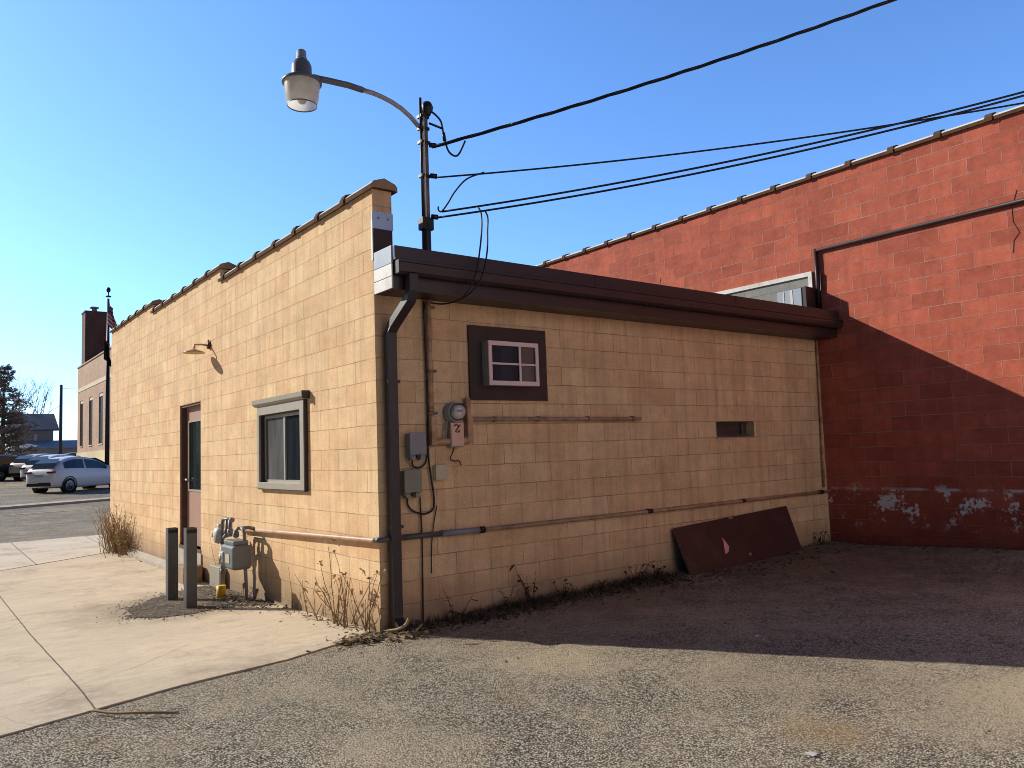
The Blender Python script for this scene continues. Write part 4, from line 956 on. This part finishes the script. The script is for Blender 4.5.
def bush(x, y, n, h, label):
    z = gz(x, y); t = thing('dry_shrub', (x, y, z), label, 'shrub'); st, lv = MB(), MB()
    for i in range(n):
        az = random.uniform(PI*.25, PI*1.85); pts = stalk(st, (x-abs(random.gauss(0, .12)), y+random.gauss(0, .38), z), h*random.uniform(.3, 1.0), random.uniform(.05, .42), az, .006, .25)
        for _ in range(7):
            q = random.choice(pts[2:]); a2 = random.uniform(0, 2*PI); leaf(lv, q, random.uniform(.05, .14), .010, (math.cos(a2), math.sin(a2), random.uniform(.2, 1)), random.uniform(-.3, .3))
    part(st, 'stalks', M['dry'], t); part(lv, 'foliage', M['straw'], t)
bush(-.06, 10.3, 120, .92, 'wide dry tan shrub at the far street corner of the sunlit wall')
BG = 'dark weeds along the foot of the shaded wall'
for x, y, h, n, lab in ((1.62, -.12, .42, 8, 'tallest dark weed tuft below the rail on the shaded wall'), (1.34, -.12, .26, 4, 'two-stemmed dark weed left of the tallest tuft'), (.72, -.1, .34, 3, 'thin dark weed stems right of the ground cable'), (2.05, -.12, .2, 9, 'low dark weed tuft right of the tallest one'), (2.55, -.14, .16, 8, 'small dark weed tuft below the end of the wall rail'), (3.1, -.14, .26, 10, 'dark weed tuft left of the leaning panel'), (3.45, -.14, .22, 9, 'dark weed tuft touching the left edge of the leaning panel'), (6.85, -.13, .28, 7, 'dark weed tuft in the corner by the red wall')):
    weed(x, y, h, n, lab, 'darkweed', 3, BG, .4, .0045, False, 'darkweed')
# corner clump of straw and leaves at the downspout foot
def scatter(name, mat, spots, size, kind='stuff'):
    mb = MB()
    for (cx, cy, rx, ry, n) in spots:
        for _ in range(n):
            x = random.gauss(cx, rx); y = random.gauss(cy, ry)
            if x > -.02 and y > -.03: continue
            z = (gz(x, y)+.004 if (x < -.1 and y > .1) else ground_z(x, y))+random.uniform(.004, .03)
            s_ = random.uniform(*size); a = random.uniform(0, 2*PI); t1 = random.uniform(-.5, .5); t2 = random.uniform(-.5, .5)
            u = Vector((math.cos(a), math.sin(a), t1))*s_; v = Vector((-math.sin(a), math.cos(a), t2))*s_*random.uniform(.3, .7)
            c = Vector((x, y, z+.2*s_)); mb.face([c-u, c-v*.9+u*.1, c+u, c+v+u*.1])
    return tag(mb.build(name, M[mat]), kind=kind)
o = scatter('leaf_litter', 'litter', [(-.18, -.08, .14, .1, 300), (-.2, -.1, .1, .08, 120), (-.1, .9, .06, .5, 110), (-.12, 1.9, .08, .4, 80), (-.22, 3.05, .13, .45, 330), (-.3, 2.8, .2, .25, 90), (-.12, 4.6, .06, .5, 50), (-.08, 9.6, .1, .8, 60)], (.008, .03)); tag(o, 'dry leaf litter along the foot of the sunlit wall', 'leaf litter')
o = scatter('leaf_litter', 'straw', [(4.2, -1.7, 1.6, .7, 60), (6.9, -2.2, .25, .8, 50), (1.5, -.9, .8, .3, 30)], (.006, .018)); tag(o, 'scattered pale bits of litter on the shaded asphalt', 'litter')
o = scatter('leaf_litter', 'straw', [(-.2, -.1, .12, .07, 160), (.2, -.32, .15, .04, 60)], (.012, .045)); tag(o, 'pale straw and dead stalks at the downspout corner', 'leaf litter')
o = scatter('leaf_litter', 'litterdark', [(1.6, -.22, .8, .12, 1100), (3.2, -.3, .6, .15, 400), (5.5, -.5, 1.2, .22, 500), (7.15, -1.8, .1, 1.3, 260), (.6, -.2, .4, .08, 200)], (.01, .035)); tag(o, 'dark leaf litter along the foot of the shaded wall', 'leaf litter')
mb = MB()
for i in range(3800):
    x = random.choice((random.uniform(.25, 4.0), random.uniform(.25, 7.2), random.gauss(1.7, .5), random.gauss(3.2, .35))); x = max(.25, min(7.2, x)); y = -.02-abs(random.gauss(0, .13)); z = ground_z(x, y)
    if 3.75 < x < 6.3 and y > -.3: continue
    a = random.uniform(0, 2*PI); L_ = random.uniform(.03, .13); ln = random.uniform(.2, 1.3); d = Vector((math.cos(a)*ln, math.sin(a)*ln, 1)).normalized(); sd = Vector((-math.sin(a), math.cos(a), 0))*random.uniform(.002, .005)
    q = Vector((x, y, z-.005)); tip = q+d*L_; tip.y = min(tip.y, -.006); mb.face([q-sd, q+sd, tip])
tag(mb.build('dead_grass', M['deadgrass']), 'matted dead grass along the foot of the shaded wall', 'grass', kind='stuff')
# loose stones on the chip seal, pale ones catch the light
mb = MB()
for i in range(1500):
    u = random.random(); x = random.uniform(-3.2, 5.2); y = -.2-6.0*random.random()**1.1
    if y > edge_y(x)-.05 if x < 0 else y > -.12: continue
    r = random.uniform(.003, .0085) if random.random() < .96 else random.uniform(.009, .016); z = ground_z(x, y)+r*.25
    vs = []; a0 = random.uniform(0, 6)
    n_ = 5
    lo = [mb.bm.verts.new((x+r*math.cos(a0+2*PI*k/n_)*random.uniform(.8, 1.3), y+r*math.sin(a0+2*PI*k/n_)*random.uniform(.8, 1.3), z-r*.3)) for k in range(n_)]
    hi = [mb.bm.verts.new((v.co.x*.45+x*.55, v.co.y*.45+y*.55, z+r*random.uniform(.5, .9))) for v in lo]
    for k in range(n_): mb.bm.faces.new((lo[k], lo[(k+1)%n_], hi[(k+1)%n_], hi[k]))
    mb.bm.faces.new(hi)
for i in range(900):   # stones spilled over the slab round the posts
    t_ = random.random()*2*PI; q = abs(random.gauss(0, .16)); k_ = random.choice(poly)
    x = k_[0]+q*math.cos(t_); y = k_[1]+q*math.sin(t_)
    if x > -.03: continue
    r = random.uniform(.004, .010); z = gz(x, y)+.004; a0 = random.uniform(0, 6)
    lo = [mb.bm.verts.new((x+r*math.cos(a0+2*PI*k/5)*random.uniform(.8, 1.3), y+r*math.sin(a0+2*PI*k/5)*random.uniform(.8, 1.3), z)) for k in range(5)]
    hi = [mb.bm.verts.new((v.co.x*.45+x*.55, v.co.y*.45+y*.55, z+r*random.uniform(.7, 1.1))) for v in lo]
    for k in range(5): mb.bm.faces.new((lo[k], lo[(k+1)%5], hi[(k+1)%5], hi[k]))
    mb.bm.faces.new(hi)
o = mb.build('loose_gravel', M['pebble']); tag(o, 'loose pale stones lying on the worn asphalt', 'gravel', kind='stuff')
cable('stick', [(-2.37, -.60, .012), (-2.28, -.76, .012), (-2.2, -.86, .018), (-2.08, -.95, .015), (-1.96, -1.04, .008)], .009, 'bare stick lying at the edge of the concrete apron', 'dry', 'stick')
def scrap(x, y, s_, label, mat='paper'):
    mb = MB(); z = ground_z(x, y)+.006; n_ = 9
    c = mb.bm.verts.new((x, y, z+s_*.35)); rim = [mb.bm.verts.new((x+s_*math.cos(2*PI*k/n_)*random.uniform(.6, 1.25), y+s_*.7*math.sin(2*PI*k/n_)*random.uniform(.6, 1.2), z+s_*random.uniform(0, .3))) for k in range(n_)]
    for k in range(n_): mb.bm.faces.new((c, rim[k], rim[(k+1)%n_]))
    tag(mb.build('paper_scrap', M[mat]), label, 'litter')
scrap(.29, -3.98, .04, 'crumpled white paper scrap on the sunlit asphalt at the bottom edge')
scrap(2.09, -2.41, .03, 'crumpled white scrap on the shaded asphalt')
scrap(-.86, -1.87, .02, 'small straw coloured scrap on the asphalt near the concrete edge', 'straw')
# dark and pale debris at the downspout foot
cable('dead_stem', [(.02, -.12, .03), (.06, -.2, .05), (.1, -.26, .09), (.13, -.27, .14)], .014, 'pale curled dead stem at the foot of the downspout', 'straw', 'stick')
cable('dead_stem', [(.06, -.26, .0), (.16, -.3, .02), (.24, -.3, .08)], .01, 'pale dead stem lying right of the downspout foot', 'straw', 'stick')

# ------------------------------------------------------------------ across the street: cars
PR_X = [0, .06, .16, .40, .78, 1.3, 2.0, 2.6, 3.0, 3.45, 4.0, 4.4, 4.62, 4.70]
ROOF = [.72, .98, 1.10, 1.32, 1.55, 1.64, 1.63, 1.53, 1.36, 1.10, 1.00, .90, .74, .50]
BELT = [.66, .90, 1.03, 1.06, 1.06, 1.04, 1.02, 1.01, 1.01, 1.03, .94, .84, .68, .45]
BOT = [.42, .33, .28, .25, .22, .22, .22, .22, .22, .22, .24, .26, .30, .38]
WID = [.72, .84, .89, .92, .93, .93, .93, .93, .93, .93, .91, .86, .76, .62]
def car_section(i):
    w_, r, bl, bt = WID[i], ROOF[i], BELT[i], BOT[i]; g = (r-bl); inn = min(.22, g*.42)
    mid = bt+(bl-bt)*.55
    return [(0, bt), (w_*.88, bt), (w_*.985, bt+.10), (w_, mid), (w_*.975, bl-.03), (w_*.955, bl), (w_*.955-inn*.85, r-min(.06, g*.3)), ((w_*.955-inn)*.82, r-.012 if g > .1 else r), (0, r+.012)]
def make_car(paint_m, label, loc, head, pitch=0.0, group=None, wagon=False):
    t = empty('parked_car', loc); t.rotation_euler = (0, -pitch, head); t.scale = (1, 1, 1.06); tag(t, label, 'car', group)
    k = MB(); rings = []
    for i, x in enumerate(PR_X):
        s_ = car_section(i); full = [(y, z) for y, z in s_]+[(-y, z) for y, z in s_[-2:0:-1]]
        rings.append([k.bm.verts.new((x, y, z)) for y, z in full])
    n_ = len(rings[0])
    for a, b in zip(rings, rings[1:]):
        for q in range(n_):
            f = k.bm.faces.new((a[q], b[q], b[(q+1)%n_], a[(q+1)%n_])); f.smooth = True
    k.bm.faces.new(rings[0][::-1]); k.bm.faces.new(rings[-1])
    body = k.build('body', paint_m, t)
    m_ = body.modifiers.new('sub', 'SUBSURF'); m_.levels = m_.render_levels = 1
    def interp(x, T):
        return lerp_tab(x, PR_X, T)
    def side(x, f, sgn, o=.012):   # f: 0 at belt, 1 at the roof rail
        w_, r, bl = interp(x, WID), interp(x, ROOF), interp(x, BELT); g = r-bl; inn = min(.22, g*.42)
        return (x, sgn*(w_*.955-inn*.85*f+o), bl+(g-min(.06, g*.3))*f)
    for sgn in (-1, 1):
        for xs_ in ([.62, .9, 1.3, 1.75], [1.85, 2.2, 2.6, 2.95, 3.2]):
            k = MB(); f0, f1 = .10, .84
            for a, b in zip(xs_, xs_[1:]):
                k.face([side(a, f0, sgn), side(b, f0, sgn), side(b, f1, sgn), side(a, f1, sgn)], smooth=True)
            k.build('side_window', M['carglass'], t)
        k = MB(); k.box((3.0, sgn*.92, 1.03), (3.18, sgn*1.08, 1.16)); k.build('mirror', paint_m, t, .03)
        for hx in (1.45, 2.45):
            k = MB(); k.box((hx, sgn*.925, .90), (hx+.2, sgn*.955, .925)); k.build('door_handle', paint_m, t)
        for wx in (.88, 3.72):
            wl = MB(); R_ = .345; yo = sgn*.93; yi = sgn*.70
            wl.lathe([(.20, yo), (.30, yo+sgn*.005), (R_, yo-sgn*.03), (R_, yi), (.2, yi)], (wx, 0, R_), 24, 'y')
            tw = wl.build('tyre', M['tyre'], t)
            rm = MB(); rm.lathe([(.001, yo-sgn*.01), (.05, yo-sgn*.005), (.055, yo-sgn*.03)], (wx, 0, R_), 16, 'y')
            for s5 in range(10):
                a5 = 2*PI*s5/10; d = Vector((math.cos(a5), 0, math.sin(a5)))
                rm.tube([Vector((wx, yo-sgn*.02, R_))+d*.04, Vector((wx, yo-sgn*.012, R_))+d*.205], .018, 4)
            rm.lathe([(.205, yo+sgn*.002), (.225, yo+sgn*.004), (.225, yo-sgn*.04)], (wx, 0, R_), 24, 'y')
            rm.build('rim', M['rim'], tw)
            ar = MB(); ar.lathe([(.02, sgn*.80), (.375, sgn*.80), (.40, sgn*.945), (.36, sgn*.947)], (wx, 0, R_), 24, 'y'); ar.build('wheel_arch', M['under'], t)
        k = MB(); k.box((-.005, sgn*.48, .90), (.20, sgn*.86, .985)); k.build('tail_light', M['taillight'], t, .02)
    # rear window lies on the hatch slope
    k = MB(); rw = [(.185, 1.12, .70), (.40, 1.335, .66), (.70, 1.53, .56)]
    for a, b in zip(rw, rw[1:]): k.face([(a[0]-.03, -a[2], a[1]+.012), (a[0]-.03, a[2], a[1]+.012), (b[0]-.03, b[2], b[1]+.012), (b[0]-.03, -b[2], b[1]+.012)])
    k.build('rear_window', M['carglass'], t)
    k = MB(); ws = [(2.66, 1.51, .60), (3.0, 1.36, .68), (3.42, 1.12, .76)]
    for a, b in zip(ws, ws[1:]): k.face([(a[0]+.02, -a[2], a[1]+.022), (a[0]+.02, a[2], a[1]+.022), (b[0]+.02, b[2], b[1]+.022), (b[0]+.02, -b[2], b[1]+.022)])
    k.build('windscreen', M['carglass'], t)
    MB().box((-.03, -.70, .34), (.08, .70, .50)).build('bumper_insert', M['under'], t, .03)
    MB().box((-.005, -.26, .74), (.03, .26, .86)).build('number_plate', M['plate'], t)
    return t
CG = 'cars parked in the lot across the street'
hd_ = PI/2-math.radians(55)
def cz(x, y): return gz(x, y)-.03
def by_corner(x, y):   # place the rear left corner
    return x+.9*math.sin(hd_), y-.9*math.cos(hd_)
for mat_, lab, px, py in (('carwhite', 'white crossover car nearest the tan building, parked across the street', .80, 36.6), ('carwhite', 'second white car, half hidden behind the nearest white crossover', 1.40, 45.5), ('carcream', 'champagne coloured car behind the two white ones', 1.45, 53.0), ('carblack', 'black car at the left edge behind the champagne one', -.6, 54.5)):
    px, py = by_corner(px, py)
    make_car(M[mat_], lab, (px, py, cz(px, py)), hd_, .0, CG)
make_car(M['cardark'], 'dark car facing across behind the white crossover roof', (5.0, 62, .80), math.radians(10), 0, CG)

# ------------------------------------------------------------------ brick hall across the street, with chimney
HALL = thing('brick_hall', (6, 46, .4), 'reddish brick building with tall narrow windows and pale base across the street', 'building')
k = MB(); x0, x1, y0, y1, zt = 6.0, 26.0, 44.0, 57.0, 8.5
WINS = [(47.55, 48.9), (51.1, 52.4), (54.7, 55.95)]
for a, b in zip([y0]+[w_[1] for w_ in WINS], [w_[0] for w_ in WINS]+[y1]): k.face([(x0, a, 2.4), (x0, b, 2.4), (x0, b, 6.05), (x0, a, 6.05)])
k.face([(x0, y0, 6.05), (x0, y1, 6.05), (x0, y1, zt), (x0, y0, zt)])
for a, b in WINS: k.face([(x0, a, 2.4), (x0, b, 2.4), (x0, b, 2.85), (x0, a, 2.85)])
for a, b in WINS:
    k.face([(x0, a, 2.85), (x0+.5, a, 2.85), (x0+.5, a, 6.05), (x0, a, 6.05)]); k.face([(x0, b, 2.85), (x0+.5, b, 2.85), (x0+.5, b, 6.05), (x0, b, 6.05)])
k.face([(x0, y0, -.2), (x1, y0, -.2), (x1, y0, zt), (x0, y0, zt)]); k.face([(x0, y1, -.2), (x1, y1, -.2), (x1, y1, zt), (x0, y1, zt)]); k.face([(x0, y0, zt), (x1, y0, zt), (x1, y1, zt), (x0, y1, zt)]); k.face([(x1, y0, -.2), (x1, y1, -.2), (x1, y1, zt), (x1, y0, zt)])
part(k, 'brick_wall', M['farbrick'], HALL)
part(MB().box((x0-.04, y0-.04, -.2), (x0+.3, y1+.04, 2.42)), 'stone_base', M['buff'], HALL)
part(MB().box((x0-.03, y0, 6.72), (x0+.1, y1+.03, 6.98)), 'stone_band', M['cream'], HALL)
part(MB().box((x0-.06, y0, zt), (x0+.4, y1+.06, zt+.09)), 'coping', M['farbrick'], HALL)
for a, b in WINS:
    w_ = part(MB().box((x0+.07, a, 2.85), (x0+.11, b, 6.05)), 'window', M['farglass'], HALL)
    part(MB().box((x0+.03, a, 5.85), (x0+.065, b, 6.02)), 'window_head', M['cream'], w_)
    part(MB().box((x0-.05, a-.03, 2.78), (x0+.2, b+.03, 2.85)), 'sill', M['buff'], w_)
c_ = part(MB().box((6.3, 56.2, 8.4), (7.75, 57.6, 12.55)), 'chimney', M['chimbrick'], HALL)
part(MB().box((6.26, 56.16, 12.55), (7.79, 57.64, 12.66)), 'chimney_cap', M['chimbrick'], c_)
part(MB().tube([(7.0, 57, 12.6), (7.0, 57, 13.0)], .2, 12).tube([(7.0, 57, 13.0), (7.0, 57, 13.08)], .32, 12), 'flue', M['galv'], c_)

# flagpole with two limp flags
FX, FY = 5.87, 45.3-2.0
FX, FY = 5.45, 43.0
t = thing('flagpole', (FX, FY, .35), 'dark flagpole standing beside the tan building corner across the street', 'flagpole')
part(MB().tube([(FX, FY, .3), (FX, FY, 5.5), (FX, FY, 11.1)], [.13, .11, .06], 10), 'pole', M['black'], t)
part(MB().lathe([(.001, .16), (.09, .12), (.12, 0), (.09, -.12), (.03, -.16), (.03, -.34), (.15, -.36), (.15, -.42), (.03, -.44)], (FX, FY, 11.62), 14), 'finial', M['black'], t)
def limp_flag(name, mat, ztop, H, L, label, ph, off=0):
    mb = MB(); nu, nv = 16, 22; g = []
    for j in range(nv+1):
        v = j/nv; row = []
        for i in range(nu+1):
            u = i/nu; drop = u*H*.42; fold = .12*math.sin(u*9+ph+v*2)*(.3+u); w_ = L*.26*u*(1+.25*math.sin(v*5+ph))
            row.append((FX-.06+off+w_*(.9-.25*v)-.02, FY-.16+fold, ztop-(1-v)*H-drop*(.55+.45*math.sin(u*2.2))))
        g.append(row)
    for j in range(nv):
        for i in range(nu):
            q = [g[j][i], g[j][i+1], g[j+1][i+1], g[j+1][i]]
            mb.face(q, [(i/nu, j/nv), ((i+1)/nu, j/nv), ((i+1)/nu, (j+1)/nv), (i/nu, (j+1)/nv)], smooth=True)
    tag(mb.build(name, M[mat]), label, 'flag')
limp_flag('flag', 'usflag', 11.1, 1.55, 2.0, 'limp striped flag with blue starred corner hanging at the pole top', .4)
limp_flag('flag', 'blackflag', 8.9, 1.35, 1.7, 'limp dark flag hanging below the striped one', 1.7, -.16)

# utility pole, houses, trees
t = thing('utility_pole', (7.3, 75, .5), 'bare dark utility pole left of the brick building', 'utility pole')
part(MB().tube([(7.3, 75, .3), (7.3, 75, 8.95)], [.17, .12], 8), 'pole', M['pole'], t)
part(MB().tube([(7.3, 74.85, 8.6), (7.3, 75.15, 8.6)], .05, 6).tube([(7.3, 74.85, 4.9), (7.3, 75.15, 4.9)], .05, 6), 'insulator', M['pole'], t)
for z, lab in ((8.6, 'upper faint line strung from the utility pole to the right'), (4.9, 'lower faint line strung from the utility pole to the right')):
    tag(MB().tube([(7.3+i*1.5, 75-i*.3, z-.3*math.sin(i/20*PI)) for i in range(21)], .016, 4).build('utility_line', M['pole']), lab, 'wire')
HS = thing('grey_house', (6.5, 82, .5), 'grey two storey house with blue grey gable roof behind the tree', 'house')
part(MB().box((4.2, 80, .3), (7.35, 86, 5.2)), 'wall', M['housewall'], HS)
k = MB(); k.extrude_profile([(79.3, 5.05), (83, 6.75), (86.7, 5.05), (86.7, 4.9), (83, 6.55), (79.3, 4.9)], 3.9, 7.75, 0, 0, axis='x')
k.face([(4.2, 80, 5.1), (7.33, 80, 5.1), (7.33, 80, 5.2), (4.2, 80, 5.2)])
k.face([(7.35, 80, 5.2), (7.35, 86, 5.2), (7.35, 83, 6.5)]); part(k, 'roof', M['houseroof'], HS)
part(MB().box((5.75, 79.95, 4.0), (6.0, 79.99, 4.6)), 'window', M['white'], HS)
LW = thing('low_building', (8, 78, .5), 'low pale blue grey building behind the parked cars', 'building')
part(MB().box((4.6, 77, .3), (18, 77.6, 3.35)), 'wall', M['lowwall'], LW)
part(MB().extrude_profile([(76.6, 3.3), (80, 4.0), (80, 3.9), (76.6, 3.18)], 4.4, 18.2, 0, 0, axis='x'), 'roof', M['lowwall'], LW)

def branch(mb, p, d, L, r, depth, maxd, up_=.12, spread=.6):
    n_ = 4; pts = [p]; q = Vector(p); dd = Vector(d)
    for i in range(n_):
        dd = (dd+Vector((random.uniform(-1, 1), random.uniform(-1, 1), random.uniform(-.6, 1)))*.13+Vector((0, 0, up_*.2))).normalized(); q = q+dd*L/n_; pts.append(q)
    mb.tube(pts, [r*(1-.45*i/n_) for i in range(n_+1)], 5 if depth < 2 else 3, cap=False)
    if depth >= maxd: return
    for k_ in range(3 if depth else 6):
        s_ = random.uniform(.35, 1.0); b_ = pts[0].lerp(pts[-1], s_) if depth else pts[min(n_, int(s_*n_))]
        a = random.uniform(0, 2*PI); nd = (dd*1.0+Vector((math.cos(a), math.sin(a), random.uniform(.0, .6)))*spread*1.4).normalized()
        branch(mb, b_, nd, L*random.uniform(.55, .75), r*.5, depth+1, maxd, up_, spread)
def bare_tree(x, y, h, label):
    z = gz(x, y); t = thing('bare_tree', (x, y, z), label, 'tree', 'bare trees behind the parked cars'); tr, cr = MB(), MB()
    tr.tube([(x, y, z-.1), (x+.05, y, z+h*.18), (x, y, z+h*.36)], [.2, .16, .13], 8)
    for i in range(7):
        a = 2*PI*i/7+random.uniform(-.3, .3); branch(cr, Vector((x, y, z+h*random.uniform(.28, .36))), Vector((math.cos(a)*.75, math.sin(a)*.75, 1)).normalized(), h*.36, .075, 1, 4, .2, .5)
    part(tr, 'trunk', M['bark'], t); part(cr, 'crown', M['twig'], t)
bare_tree(5.2, 86, 10.2, 'pale leafless tree rising behind the dark conifer')
bare_tree(2.6, 84, 10.5, 'leafless tree at the far left behind the conifer')
def conifer(x, y, h, R_, label):
    z = gz(x, y); t = thing('conifer_tree', (x, y, z), label, 'tree'); tr, cr = MB(), MB()
    tr.tube([(x, y, z-.1), (x, y, z+h*.55), (x, y, z+h*.97)], [.22, .13, .02], 8)
    for lvl in range(22):
        f = .10+.88*lvl/21; rr = R_*(1-f)**.58*random.uniform(.75, 1.15)+.15; n_ = 9 if f < .7 else 6
        for i in range(n_):
            a = random.uniform(0, 2*PI); d = Vector((math.cos(a), math.sin(a), 0)); p0 = Vector((x, y, z+h*f)); Lb = rr*random.uniform(.65, 1.1)
            tip = p0+d*Lb+Vector((0, 0, Lb*random.uniform(.0, .35))); tr.tube([p0, p0.lerp(tip, .5)-Vector((0, 0, .05)), tip], [.03, .02, .008], 3, cap=False)
            for c in range(int(15+Lb*13)):
                u = random.uniform(.25, 1.05); q = p0.lerp(tip, u)+Vector((random.gauss(0, .12), random.gauss(0, .12), random.gauss(0, .10)))
                for _ in range(4):
                    dr = Vector((random.uniform(-1, 1), random.uniform(-1, 1), random.uniform(-.3, 1))).normalized(); s_ = dr.cross(Vector((random.uniform(-1, 1), random.uniform(-1, 1), random.uniform(-1, 1)))).normalized()
                    l_ = random.uniform(.10, .24); cr.face([q-s_*.04, q+s_*.04, q+dr*l_])
    part(tr, 'trunk', M['bark'], t); part(cr, 'crown', M['needle'], t)
conifer(2.35, 68, 8.9, 3.2, 'dark ragged conifer at the left edge above the parked cars')

# children of street lamp etc. share their parent's place; tidy the empties' display
for o in scene.objects:
    if o.type == 'EMPTY': o.empty_display_size = .05
